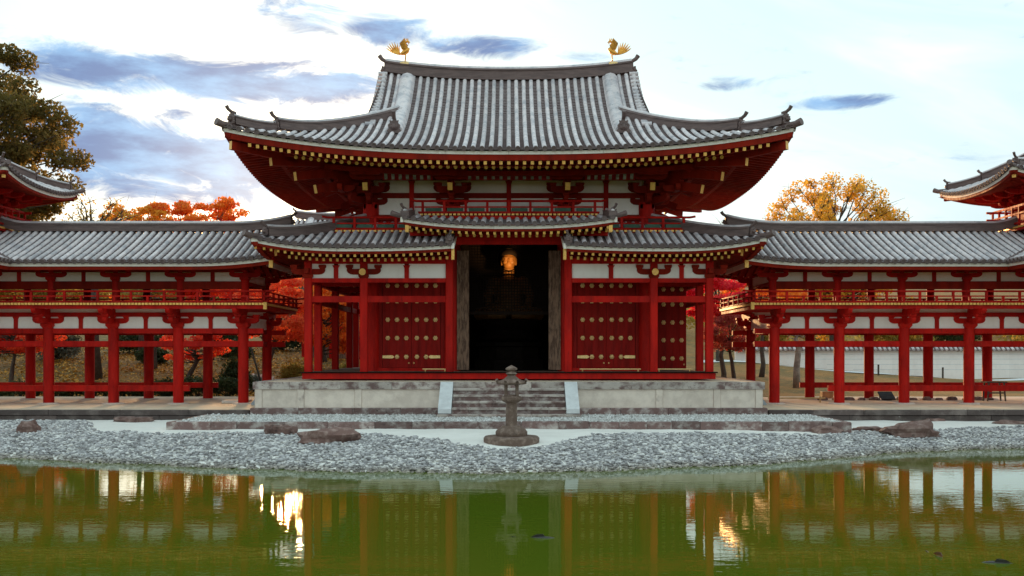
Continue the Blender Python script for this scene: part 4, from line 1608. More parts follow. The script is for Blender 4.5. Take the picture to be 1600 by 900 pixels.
rp = [V((x, TCY, 7.52 + 0.28 * max(0.0, 1 - (x - 8.5) / 2.4) ** 2.2 + 0.22 * max(0.0, 1 - (19.85 - x) / 1.0) ** 2)) for x in ls(8.5, 19.85, 40)]
ridge(WROOF, rp, 0.40, 0.34, 'main_ridge')
ridge_end(WROOF, (8.52, TCY, 7.72), (-1, 0, 0), 0.56)


# roof of the wing turning forward (only its inner slope meets the picture's edge)
def ff(v, d):
    return V((VX + d, v, wz(d)))


def fo(v, d):
    return V((TCX + WR - d, v, wz(d)))


fv = ls(-2.5, 3.9, 22)
mb = MB()
for fn in (ff, fo):
    mb.add([fn(-2.5, 0.12) - V((0, 0, .22)), fn(3.9, 0.12) - V((0, 0, .22)), fn(3.9, WR) - V((0, 0, .22)), fn(-2.5, WR) - V((0, 0, .22))], [(0, 1, 2, 3)])
FROOF = mb.build('forward_gallery_roof', 'red', WING)
slope(FROOF, ff, fv, lambda v: WR - 0.05, (0, 1, 0), r=0.083, dmin=lambda v: max(0.0, v - WE), single=True)
slope(FROOF, fo, fv, lambda v: WR - 0.05, (0, 1, 0), r=0.083, single=False, course=0.4)
eave_boards(FROOF, [ff(v, 0) for v in ls(-2.5, WE + 0.2, 6)], (-1, 0, 0), 1, zo=0.011, redh=0.12)
wr2 = MB().beam((0, 0, 0), (1.7, 0, 0.6), 0.085, 0.10, end0=1).mesh('rafter', ['eave_shade_red', 'gold'])
for v in ls(-2.3, 0.3, 9):
    put('rafter', wr2, FROOF, loc=(VX + 0.22, v, WEZ - 0.2))
ridge(FROOF, [V((TCX, v, 7.52)) for v in ls(-2.5, 2.3, 6)], 0.40, 0.34, 'main_ridge')
MB().box(19.4, 23.4, -0.55, -0.35, 3.5, 3.69).build('tie_beam', 'red', WING)
MB().box(19.5, 19.66, -0.4, 1.8, 3.5, 3.69).build('tie_beam', 'red', WING)
MB().box(19.5, 19.66, -0.4, 1.8, 5.17, 5.46).build('wall_beam', 'red', WING)
MB().box(19.55, 19.61, -0.4, 1.8, 3.7, 4.12).build('wall_panel', 'plaster', WING)
MB().box(19.55, 19.61, -0.4, 1.8, 5.46, 5.8).build('wall_panel', 'plaster', WING)

# corner tower
TW = 1.12
MB().box(TCX - TW, TCX + TW, TCY - TW, TCY + TW, 6.8, 9.6).build('tower_core', 'red', WING)
TB = 1.76
mb = MB()
mb.box(TCX - TB, TCX + TB, TCY - TB, TCY + TB, 7.52, 7.60)
TD = mb.build('tower_balcony', 'red', WING)
mb = MB()
for i in range(int(2 * TB / 0.125) + 1):
    t = -TB + 0.03 + i * 0.125
    mb.box(TCX + t - 0.05, TCX + t + 0.05, TCY - TB - 0.03, TCY + TB + 0.03, 7.602, 7.67)
    mb.box(TCX - TB - 0.03, TCX + TB + 0.03, TCY + t - 0.05, TCY + t + 0.05, 7.603, 7.671)
tag(mb.build('plank_ends', 'gold', TD), kind='stuff')
for s in (-1, 1):
    for z, r in ((8.46, 0.04), (8.17, 0.032), (7.80, 0.035)):
        MB().beam((TCX - TB - 0.2, TCY + s * (TB - 0.06), z), (TCX + TB + 0.2, TCY + s * (TB - 0.06), z), r * 2, r * 2).build('rail', 'red', TD)
        MB().beam((TCX + s * (TB - 0.06), TCY - TB - 0.2, z + 0.002), (TCX + s * (TB - 0.06), TCY + TB + 0.2, z + 0.002), r * 2, r * 2).build('rail', 'red', TD)
    for t in ls(-TB + 0.06, TB - 0.06, 6):
        MB().box(TCX + t - 0.035, TCX + t + 0.035, TCY + s * (TB - 0.06) - 0.035, TCY + s * (TB - 0.06) + 0.035, 7.66, 8.45).build('rail_post', 'red', TD)
        MB().box(TCX + s * (TB - 0.06) - 0.036, TCX + s * (TB - 0.06) + 0.036, TCY + t - 0.036, TCY + t + 0.036, 7.66, 8.451).build('rail_post', 'red', TD)
# brackets under the deck, plaster and brackets under the tower eaves
for s in (-1, 1):
    for t in (-1.0, 0.0, 1.0):
        for z, L in ((7.28, 0.55), (6.98, 0.35)):
            mb = MB().prism(arm_poly(L, 0.22), (TCX + s * TW, TCY + t, z), (1, 0, 0), (0, 0, 1), (0, 1, 0), -0.08, 0.08)
            mb.build('bracket', 'red', TD)
            MB().prism(arm_poly(L, 0.22), (TCX + t, TCY + s * TW, z), (0, 1, 0), (0, 0, 1), (1, 0, 0), -0.08, 0.08).build('bracket', 'red', TD)
    for a, b in ((-0.95, -0.1), (0.1, 0.95)):
        MB().box(TCX + s * (TW + 0.01), TCX + s * (TW + 0.04), TCY + a, TCY + b, 8.62, 9.02).build('wall_panel', 'plaster', WING)
        MB().box(TCX + a, TCX + b, TCY + s * (TW + 0.01), TCY + s * (TW + 0.04), 8.62, 9.02).build('wall_panel', 'plaster', WING)
    MB().box(TCX + s * TW, TCX + s * (TW + 0.25), TCY - 1.25, TCY + 1.25, 8.47, 8.61).build('wall_beam', 'red', WING)
    MB().box(TCX - 1.25, TCX + 1.25, TCY + s * TW, TCY + s * (TW + 0.25), 8.471, 8.609).build('wall_beam', 'red', WING)
tb_me = {}
mb = MB()
for k, (o_, z) in enumerate(((0.3, 0.0), (0.75, 0.24), (1.2, 0.48))):
    bracket_arm(mb, (0, -o_, z), 0.42, 0.17, 0.15)
    mb.prism(arm_poly(o_ + 0.2, 0.18), (0, -o_ / 2, z), (0, 1, 0), (0, 0, 1), (1, 0, 0), -0.08, 0.08)
tbm = mb.mesh('bracket', 'red')
for t in (-1.0, 0.0, 1.0):
    for rz, dx, dy in ((0, t, -TW), (180, t, TW), (90, TW, t), (-90, -TW, t)):
        put('bracket', tbm, WING, loc=(TCX + dx, TCY + dy, 8.62), rot=(0, 0, R(rz)))
for dx, dy, rz in ((-1, -1, 135 + 90), (1, -1, -45), (1, 1, 45), (-1, 1, 135)):
    mb = MB()
    for L, z in ((0.9, 0.0), (1.5, 0.24), (2.1, 0.46)):
        mb.prism(arm_poly(L, 0.2), (0, 0, z), (1, 0, 0), (0, 0, 1), (0, 1, 0), -0.09, 0.09)
    put('bracket', mb.mesh('bracket', 'red'), WING, loc=(TCX + dx * TW, TCY + dy * TW, 8.621), rot=(0, 0, R(rz)))
TE = 3.32


def tz(d):
    return 9.14 + 0.36 * d + 0.05 * d * d


def trise(t):
    return 0.42 * (abs(t) / TE) ** 2.4


def tpos(ax, s):
    def f(u, d):
        z = tz(d) + trise(u) * max(0.0, 1 - d / TE)
        if ax == 'x':
            return V((TCX + s * (TE - d), TCY + u, z))
        return V((TCX + u, TCY + s * (TE - d), z))
    return f


mb = MB()
for ax in 'xy':
    for s in (-1, 1):
        prev = None
        for u in ls(-TE, TE, 16):
            m = max(0.13, TE - abs(u))
            col = []
            for k in range(4):
                d = 0.12 + (m - 0.12) * k / 3
                p = tpos(ax, s)(u, d)
                col.append((p.x, p.y, 9.14 + trise(u) - 0.26 + 0.16 * d))
            if prev:
                mb.add(prev + col, [(i, i + 1, i + 5, i + 4) for i in range(3)])
            prev = col
TROOF = mb.build('tower_roof', 'eave_shade_red', WING)
tu = ls(-TE + 0.12, TE - 0.12, 26)
for ax, s in (('x', -1), ('y', -1), ('x', 1), ('y', 1)):
    slope(TROOF, tpos(ax, s), tu, lambda u: max(0.0, TE - abs(u) - 0.05), (0, 1, 0) if ax == 'x' else (1, 0, 0), r=0.075,
          single=(s == -1))
    eave_boards(TROOF, [tpos(ax, s)(u, 0) for u in ls(-TE + 0.08, TE - 0.08, 20)], (s, 0, 0) if ax == 'x' else (0, s, 0), 1, zo=0.01, redh=0.10)
    f = tpos(ax, s)
    for u in ls(-TE + 0.35, TE - 0.35, 26):
        p = f(u, 0.2)
        L = min(1.6, TE - abs(u) - 0.25)
        q = f(u, 0.2 + L)
        q.z = p.z + 0.16 * L
        z = V((0, 0, -0.26))
        if s == -1:
            MB().beam(p + z, q + z, 0.075, 0.08, end0=1).build('rafter', ['eave_shade_red', 'gold'], TROOF)
for sx in (-1, 1):
    for sy in (-1, 1):
        def th(t):
            return V((TCX + sx * (TE - t), TCY + sy * (TE - t), tz(t) + trise(TE - t) * max(0, 1 - t / TE) + 0.02))
        dr = V((sx, sy, 0)).normalized()
        ridge(TROOF, [th(t) for t in ls(3.2, 1.35, 8)], 0.32, 0.34, 'hip_ridge')
        ridge_end(TROOF, th(1.32), dr, 0.46)
        ridge(TROOF, [th(t) for t in ls(1.3, 0.35, 6)], 0.28, 0.28, 'hip_ridge')
        ridge_end(TROOF, th(0.32) + V((0, 0, 0.03)), dr, 0.42)
        MB().tube([th(0.4), th(0.03), th(-0.1) + V((0, 0, 0.06))], [0.085, 0.09, 0.1], 9).build('corner_tile', 'ridge_tile', TROOF, smooth=45)
        MB().beam(th(0.22) + V((0, 0, -0.34)), th(2.2) + V((0, 0, -0.9)), 0.14, 0.2, end0=1).build('hip_rafter', ['eave_shade_red', 'gold'], TROOF)
mb = MB().lathe([(0.42, 0), (0.42, 0.14), (0.30, 0.18), (0.30, 0.34), (0.36, 0.38), (0.12, 0.46), (0.12, 0.52), (0.24, 0.62), (0.26, 0.74), (0.18, 0.88), (0.05, 1.0), (0.0, 1.12)], 18, (TCX, TCY, tz(TE) - 0.05))
mb.build('finial', 'bronze', TROOF, smooth=40)

LEFT_WING = copy_tree(WING)
LEFT_WING.location.x = -WING.location.x
LEFT_WING.scale.x = -1
tag(LEFT_WING, 'red two storey pillared gallery with grey tiled roof, left of the hall')

# ------------------------------------------------------------------ ground, pond, sand, gravel
rng = np.random.default_rng(11)
SHX = np.array([-400, -60, -30, -20, -13.6, -9.9, -6.2, -3.4, -0.67, 1.3, 3.2, 6.54, 8.8, 10.9, 13, 15.1, 20, 30, 60, 400.])
SHY = np.array([-6, -6, -6.5, -7.5, -9.3, -10.8, -12.1, -12.75, -12.95, -12.75, -12.1, -10.9, -9.3, -7.9, -7.0, -6.6, -5.6, -5, -5, -5.])


def shore(x):
    x = np.asarray(x, float)
    return np.interp(x, SHX, SHY) + 0.10 * np.sin(x * 1.9) + 0.06 * np.sin(x * 4.3 + 1)


GBX = np.array([-60, -17, -13.9, -13.0, -12.2, -9.8, -7.2, -4.9, -3.1, -2.2, -1.3, -0.6, 0.6, 1.1, 1.6, 2.45, 3.7, 7.4, 9.2, 10.2, 12.6, 16.3, 20, 60.])
GBY = np.array([-2.7, -2.7, -2.8, -4.6, -6.4, -7.4, -7.5, -7.9, -8.5, -9.3, -10.2, -10.9, -10.9, -10.3, -9.3, -8.2, -7.6, -7.4, -6.8, -5.8, -4.8, -3.8, -3, -3.])


def gravel_back(x):
    x = np.asarray(x, float)
    return np.interp(x, GBX, GBY) + 0.10 * np.sin(x * 2.7) + 0.07 * np.sin(x * 6.1)


def beach_z(x, y):
    t = np.maximum(0, y - shore(x))
    return 0.55 * (1 - np.exp(-t / 1.9))


def ground_z(x, y):
    x, y = np.asarray(x, float), np.asarray(y, float)
    sh = shore(x)
    z = np.where(y < sh, -np.minimum(0.9, (sh - y) * 0.22), beach_z(x, y))
    z = z + 0.25 * smoothstep(-2, 8, y)
    hill = 0.105 * np.maximum(0, y - 14) * smoothstep(10, 24, y)
    right = smoothstep(2, 12, x)
    hr = np.maximum(0.05 * np.maximum(0, np.minimum(y, 46) - 14) * (1 - smoothstep(14, 34, x)), 0) + 0.10 * np.maximum(0, y - 58)
    z = z + hill * (1 - right) + hr * right
    z = z + 0.10 * np.sin(x * 0.5 + y * 0.3) * smoothstep(12, 20, y)
    bank = smoothstep(-33.0, -36.0, y)
    z = z * (1 - bank) + 1.2 * bank
    side = smoothstep(52, 60, np.abs(x)) * smoothstep(2, -4, y)
    return z * (1 - side) + 1.0 * side


def grid_mesh(name, xs, ys, zfun, m):
    X, Y = np.meshgrid(xs, ys)
    Z = zfun(X, Y)
    vs = np.stack([X.ravel(), Y.ravel(), Z.ravel()], 1)
    nx, ny = len(xs), len(ys)
    i = np.arange(nx * ny).reshape(ny, nx)
    q = np.stack([i[:-1, :-1].ravel(), i[:-1, 1:].ravel(), i[1:, 1:].ravel(), i[1:, :-1].ravel()], 1)
    return raw_mesh(name, vs, q, m, smooth=True)


xs = np.concatenate([np.linspace(-900, -110, 9), np.linspace(-90, -34, 15), np.linspace(-32, 32, 130), np.linspace(34, 90, 15), np.linspace(110, 900, 9)])
ys = np.concatenate([np.linspace(-300, -60, 6), np.linspace(-50, -16, 18), np.linspace(-15, 12, 70), np.linspace(13, 80, 50), np.linspace(90, 160, 8), np.linspace(220, 1500, 8)])
tag(put('ground', grid_mesh('ground', xs, ys, lambda a, b: ground_z(a, b) - 0.03, 'garden_ground')), 'brown leaf strewn garden ground rising behind the hall', None, None, 'structure')

# white raked sand in front of the hall
nx, ny = 150, 46
xs2 = np.linspace(-34, 34, nx)
tt = np.linspace(0, 1, ny)
X = np.repeat(xs2[None, :], ny, 0)
Y0 = shore(X) - 0.6
Y = Y0 + (-1.7 - Y0) * tt[:, None]
Z = np.where(Y < shore(X), -(shore(X) - Y) * 0.2, beach_z(X, Y)) + 0.012 * np.sin(X * 3 + Y * 5)
i = np.arange(nx * ny).reshape(ny, nx)
q = np.stack([i[:-1, :-1].ravel(), i[:-1, 1:].ravel(), i[1:, 1:].ravel(), i[1:, :-1].ravel()], 1)
tag(put('sand', raw_mesh('sand', np.stack([X.ravel(), Y.ravel(), Z.ravel()], 1), q, 'sand', smooth=True)), 'white raked sand between gravel beach and stone kerb', None, None, 'structure')

# pond
wx = np.linspace(-70, 70, 8)
wy = np.linspace(-36.5, -1.0, 6)
tag(put('pond', grid_mesh('pond', wx, wy, lambda a, b: a * 0.0, 'pond_water')), 'still green pond mirroring the red hall', None, None, 'structure')


def ico():
    t = (1 + 5 ** 0.5) / 2
    v = np.array([(-1, t, 0), (1, t, 0), (-1, -t, 0), (1, -t, 0), (0, -1, t), (0, 1, t), (0, -1, -t), (0, 1, -t), (t, 0, -1), (t, 0, 1), (-t, 0, -1), (-t, 0, 1)], float)
    v /= np.linalg.norm(v[0])
    f = np.array([(0, 11, 5), (0, 5, 1), (0, 1, 7), (0, 7, 10), (0, 10, 11), (1, 5, 9), (5, 11, 4), (11, 10, 2), (10, 7, 6), (7, 1, 8),
                  (3, 9, 4), (3, 4, 2), (3, 2, 6), (3, 6, 8), (3, 8, 9), (4, 9, 5), (2, 4, 11), (6, 2, 10), (8, 6, 7), (9, 8, 1)])
    return v, f


ICO_V, ICO_F = ico()
OCT_V = np.array([(1, 0, 0), (0.31, .95, 0), (-.81, .59, 0), (-.81, -.59, 0), (.31, -.95, 0), (0, 0, 1)], float)
OCT_F = np.array([(0, 1, 5), (1, 2, 5), (2, 3, 5), (3, 4, 5), (4, 0, 5)])


def stones(name, px, py, pz, size, m, wet=None, low=False, flat=0.5, smooth=True):
    n = len(px)
    bv, bf = (OCT_V, OCT_F) if low else (ICO_V, ICO_F)
    k = len(bv)
    sc_ = size[:, None] * np.stack([rng.uniform(0.8, 1.35, n), rng.uniform(0.65, 1.0, n), rng.uniform(0.75, 1.25, n) * flat], 1)
    v = bv[None] * sc_[:, None, :] * (1 + rng.uniform(-0.18, 0.18, (n, k, 1)))
    tx = rng.normal(0, 0.30, n)
    c, s = np.cos(tx)[:, None], np.sin(tx)[:, None]
    y, z = v[..., 1] * c - v[..., 2] * s, v[..., 1] * s + v[..., 2] * c
    v = np.stack([v[..., 0], y, z], -1)
    a = rng.uniform(0, 2 * np.pi, n)
    c, s = np.cos(a)[:, None], np.sin(a)[:, None]
    v = np.stack([v[..., 0] * c - v[..., 1] * s, v[..., 0] * s + v[..., 1] * c, v[..., 2]], -1)
    v += np.stack([px, py, pz], 1)[:, None, :]
    f = (bf[None] + (np.arange(n) * k)[:, None, None]).reshape(-1, 3)
    r = np.repeat(rng.uniform(0, 1, n), len(bf))
    w = np.repeat(wet if wet is not None else np.zeros(n), len(bf))
    return raw_mesh(name, v.reshape(-1, 3), f, m, {'rnd': r, 'wet': w}, smooth=smooth)


# grey gravel beach
N = 112000
gx = rng.uniform(-21, 21, N)
gy = rng.uniform(-13.3, -2.5, N)
ok = (gy > shore(gx) - 0.30) & (gy < gravel_back(gx) + rng.normal(0, 0.06, N))
ok &= (gx / 1.15) ** 2 + ((gy + 9.8) / 0.9) ** 2 > 1
gx, gy = gx[ok], gy[ok]
gs = rng.uniform(0.030, 0.060, len(gx)) * np.where(rng.uniform(0, 1, len(gx)) < 0.15, 1.6, 1.0)
wet = np.clip(1 - (gy - shore(gx) + 0.10) / 0.42, 0, 1)
gz = np.where(gy < shore(gx), -(shore(gx) - gy) * 0.2, beach_z(gx, gy)) + rng.uniform(0.0, 0.05, len(gx))
tag(put('gravel_beach', stones('gravel_beach', gx, gy, gz, gs, 'gravel', wet, flat=0.42, smooth=True)), 'grey rounded gravel beach along the water edge', 'gravel', None, 'stuff')

# low gravel tier in front of the platform with its stone kerb
TIER = thing('gravel_tier', (0, -4.2, 0.55), 'low tier edged with weathered brown kerb stones below the platform', 'kerb')
TX, TY0, TY1, TZ = 10.15, -6.25, -2.0, 0.74
MB().box(-TX + 0.1, TX - 0.1, TY0 + 0.1, TY1, 0.40, 0.69).build('tier_bed', 'stone', TIER)
xk = -TX
while xk < TX - 0.05:
    L = min(random.uniform(0.7, 1.5), TX - xk)
    if TX - xk - L < 0.3:
        L = TX - xk
    j = random.uniform(-0.02, 0.02)
    MB().chamfer_box(xk + 0.006, xk + L - 0.006, TY0 + j, TY0 + 0.26, 0.42, TZ + random.uniform(-0.012, 0.012), 0.02).build('kerb_stone', 'stone_brown', TIER)
    xk += L
for sg in (-1, 1):
    yk = TY0 + 0.27
    while yk < TY1 - 0.1:
        L = random.uniform(0.8, 1.3)
        MB().chamfer_box(min(sg * TX, sg * (TX - 0.25)), max(sg * TX, sg * (TX - 0.25)), yk + 0.006, min(yk + L, TY1) - 0.006, 0.42, TZ - 0.01, 0.02).build('kerb_stone', 'stone_brown', TIER)
        yk += L
N = 26000
px_ = rng.uniform(-TX + 0.2, TX - 0.2, N)
py_ = rng.uniform(TY0 + 0.2, TY1 - 0.3, N)
ok = ~((np.abs(px_) < 2.4) & (py_ > -3.95)) & (rng.uniform(0, 1, N) < 0.55 + 0.45 * (py_ < -3))
px_, py_ = px_[ok], py_[ok]
tag(put('pale_gravel', stones('pale_gravel', px_, py_, np.full(len(px_), 0.70) + rng.uniform(-0.01, 0.035, len(px_)), rng.uniform(0.035, 0.062, len(px_)), 'pale_gravel', None, True, 0.7, False)),
    'pale pebbles covering the low tier below the stone platform', 'gravel', None, 'stuff')

# stone platform under the hall
PL = thing('stone_platform', (0, 5.9, 0.72), 'pale stone platform with brown stained capstones and front steps under the hall', 'platform')
HX, PY0, PY1 = 8.53, -2.3, 14.1
MB().box(-HX + 0.08, HX - 0.08, PY0 + 0.08, PY1, 0.5, 1.56).build('core', 'stone', PL)
MB().box(-HX + 0.02, HX - 0.02, PY0 + 0.30, PY1, 1.57, 1.805).build('paving', 'terrace_floor', PL)
xk = -HX
seams = [-8.53, -7.3, -5.6, -3.9, -2.25, -0.75, 0.75, 2.25, 4.1, 5.8, 7.2, 8.53]
for a, b in zip(seams[:-1], seams[1:]):
    MB().chamfer_box(a + 0.004, b - 0.004, PY0, PY0 + 0.30, 1.57, 1.81, 0.015).build('capstone', 'stone_cap', PL)
for a, b in zip(ls(PY0 + 0.31, PY1, 9)[:-1], ls(PY0 + 0.31, PY1, 9)[1:]):
    for sg in (-1, 1):
        x0, x1 = sorted((sg * HX, sg * (HX - 0.3)))
        MB().chamfer_box(x0, x1, a + 0.004, b - 0.004, 1.572, 1.811, 0.015).build('capstone', 'stone_cap', PL)
pil = [-8.34, -6.94, -5.02, 5.02, 6.94, 8.34]
for x in pil:
    MB().box(x - 0.11, x + 0.11, PY0 + 0.03, PY0 + 0.12, 0.95, 1.568).build('pilaster', 'stone', PL)
segs = [(-8.22, -7.06), (-6.82, -5.14), (-4.90, -2.29), (2.29, 4.90), (5.14, 6.82), (7.06, 8.22)]
for a, b in segs:
    MB().box(a, b, PY0 + 0.06, PY0 + 0.12, 0.952, 1.566).build('panel_slab', 'stone', PL)
for a, b in ((-8.6, -7.0), (-6.99, -5.2), (-5.19, -3.6), (-3.59, -2.3), (2.3, 3.7), (3.71, 5.3), (5.31, 7.1), (7.11, 8.6)):
    MB().chamfer_box(a, b, PY0 - 0.07, PY0 + 0.15, 0.52, 0.948, 0.02).build('base_stone', 'stone_brown', PL)
for sg in (-1, 1):
    for a, b in zip(ls(PY0 + 0.16, 9, 6)[:-1], ls(PY0 + 0.16, 9, 6)[1:]):
        x0, x1 = sorted((sg * 8.60, sg * 8.44))
        MB().box(x0, x1, a + .003, b - .003, 0.52, 0.945).build('base_stone', 'stone_brown', PL)
        x0, x1 = sorted((sg * 8.50, sg * 8.42))
        MB().box(x0, x1, a + .003, b - .003, 0.947, 1.567).build('panel_slab', 'stone', PL)
# steps, each of a few long stones
for k in range(5):
    zt_ = 1.612 - 0.198 * k
    y1 = PY0 - 0.30 * (k + 1)
    cuts = [-1.84] + sorted(random.uniform(-1.4, 1.4) for _ in range(2)) + [1.84]
    hw = 1.84 if k < 4 else 2.30
    cuts[0], cuts[-1] = -hw, hw
    for a, b in zip(cuts[:-1], cuts[1:]):
        mb = MB()
        j = random.uniform(-0.01, 0.01)
        mb.box(a + 0.004, b - 0.004, y1 + j, y1 + 0.36, max(0.5, zt_ - 0.24), zt_ - 0.075)
        mb.cur = 1
        mb.chamfer_box(a + 0.003, b - 0.003, y1 + j - 0.035, y1 + 0.34, zt_ - 0.074, zt_, 0.02)
        mb.build('step', ['stone_brown', 'stone_cap'], PL)
for sg in (-1, 1):
    MB().prism([(PY0 - 0.03, 1.82), (PY0 - 0.03, 0.7), (-3.66, 0.84), (-3.66, 0.98)][::1], (0, 0, 0), (0, 1, 0), (0, 0, 1), (1, 0, 0), sg * 1.85, sg * 2.27).build('stair_slab', 'stone_pale', PL)

# earth terraces under the galleries with dark retaining stones
for sg, side in ((1, 'right'), (-1, 'left')):
    x0, x1 = sorted((sg * 8.7, sg * 27.0))
    T = tag(MB().box(x0, x1, -1.95, 8.6, 0.30, 0.875).build('terrace', 'terrace_floor'), None, None, None, 'structure')
    T['label'] = 'sandy terrace under the %s gallery' % side
    xk = 8.7
    while xk < 27:
        L = random.uniform(0.9, 2.0)
        a, b = sorted((sg * xk, sg * (xk + L - 0.012)))
        j = random.uniform(-0.03, 0.03)
        MB().chamfer_box(a, b, -2.10 + j, -1.955, 0.36, 0.70, 0.03).build('retaining_stone', 'dark_stone', T)
        xk += L
    xk = 8.7
    while xk < 27:
        L = random.uniform(1.2, 2.4)
        a, b = sorted((sg * xk, sg * (xk + L - 0.012)))
        MB().chamfer_box(a, b, -2.16 + random.uniform(-0.02, 0.02), -1.955, 0.702, 0.872, 0.03).build('retaining_stone', 'dark_stone', T)
        xk += L
# small wooden ramps between gallery floor and platform
for sg, side in ((1, 'right'), (-1, 'left')):
    mb = MB().prism([(0, 0), (0.75, 0), (0.75, 0.06), (0.45, 0.40), (0, 0.62)], (sg * 8.66, 1.15, 0.88), (sg, 0, 0), (0, 0, 1), (0, 1, 0), 0, 0.5)
    tag(mb.build('ramp', 'grey_metal'), 'small grey wedge ramp where the %s gallery meets the stone platform' % side, 'ramp', 'ramps beside the platform')

# ------------------------------------------------------------------ stone lantern
LX, LY = 0.07, -9.8
LZ = float(beach_z(LX, LY)) + 0.0
LN = thing('stone_lantern', (LX, LY, LZ), 'dark weathered stone lantern standing on the sand before the steps', 'lantern')
c = (LX, LY, LZ)
MB().lathe([(0.70, -0.08), (0.735, 0.02), (0.735, 0.12), (0.69, 0.165), (0.0, 0.175)], 28, c).build('base', 'lantern_stone', LN, smooth=40)
MB().lathe([(0.40, 0.17), (0.42, 0.22), (0.42, 0.28), (0.36, 0.36), (0.27, 0.41), (0.25, 0.44), (0, 0.45)], 24, c).build('foot', 'lantern_stone', LN, smooth=40)
MB().lathe([(0.155, 0.44), (0.15, 0.7), (0.145, 1.04)], 18, c).build('shaft', 'lantern_stone', LN, smooth=40)
MB().lathe([(0.16, 1.035), (0.26, 1.09), (0.29, 1.13), (0.29, 1.18), (0.25, 1.215), (0, 1.22)], 8, c, R(22.5)).build('platform', 'lantern_stone', LN)
for q in range(4):
    a = R(45 + 90 * q)
    x, y = LX + 0.205 * math.cos(a), LY + 0.205 * math.sin(a)
    MB().lathe([(0.048, 1.21), (0.042, 1.35), (0.048, 1.53)], 6, (x, y, LZ)).build('fire_box_post', 'lantern_stone', LN)
MB().lathe([(0.20, 1.215), (0.20, 1.25), (0.0, 1.255)], 8, c).build('fire_box_sill', 'lantern_stone', LN)
MB().lathe([(0.0, 1.505), (0.24, 1.51), (0.385, 1.535), (0.40, 1.57), (0.36, 1.60), (0.22, 1.66), (0.12, 1.745), (0.10, 1.77), (0, 1.77)], 8, c, R(22.5)).build('lantern_roof', 'lantern_stone', LN)
curl = MB().tube([(0.30, 0, 1.565), (0.40, 0, 1.58), (0.44, 0, 1.625), (0.40, 0, 1.655)], [0.05, 0.045, 0.04, 0.03], 8).mesh('roof_curl', 'lantern_stone', smooth=50)
for q in range(8):
    put('roof_curl', curl, LN, loc=(LX, LY, LZ), rot=(0, 0, R(45 * q + 22.5)))
MB().lathe([(0.11, 1.765), (0.15, 1.80), (0.13, 1.83), (0.07, 1.85), (0.07, 1.875), (0.15, 1.905), (0.155, 1.945), (0.09, 1.985), (0.0, 2.03)], 16, c).build('finial', 'lantern_stone', LN, smooth=40)

# ------------------------------------------------------------------ phoenixes on the ridge


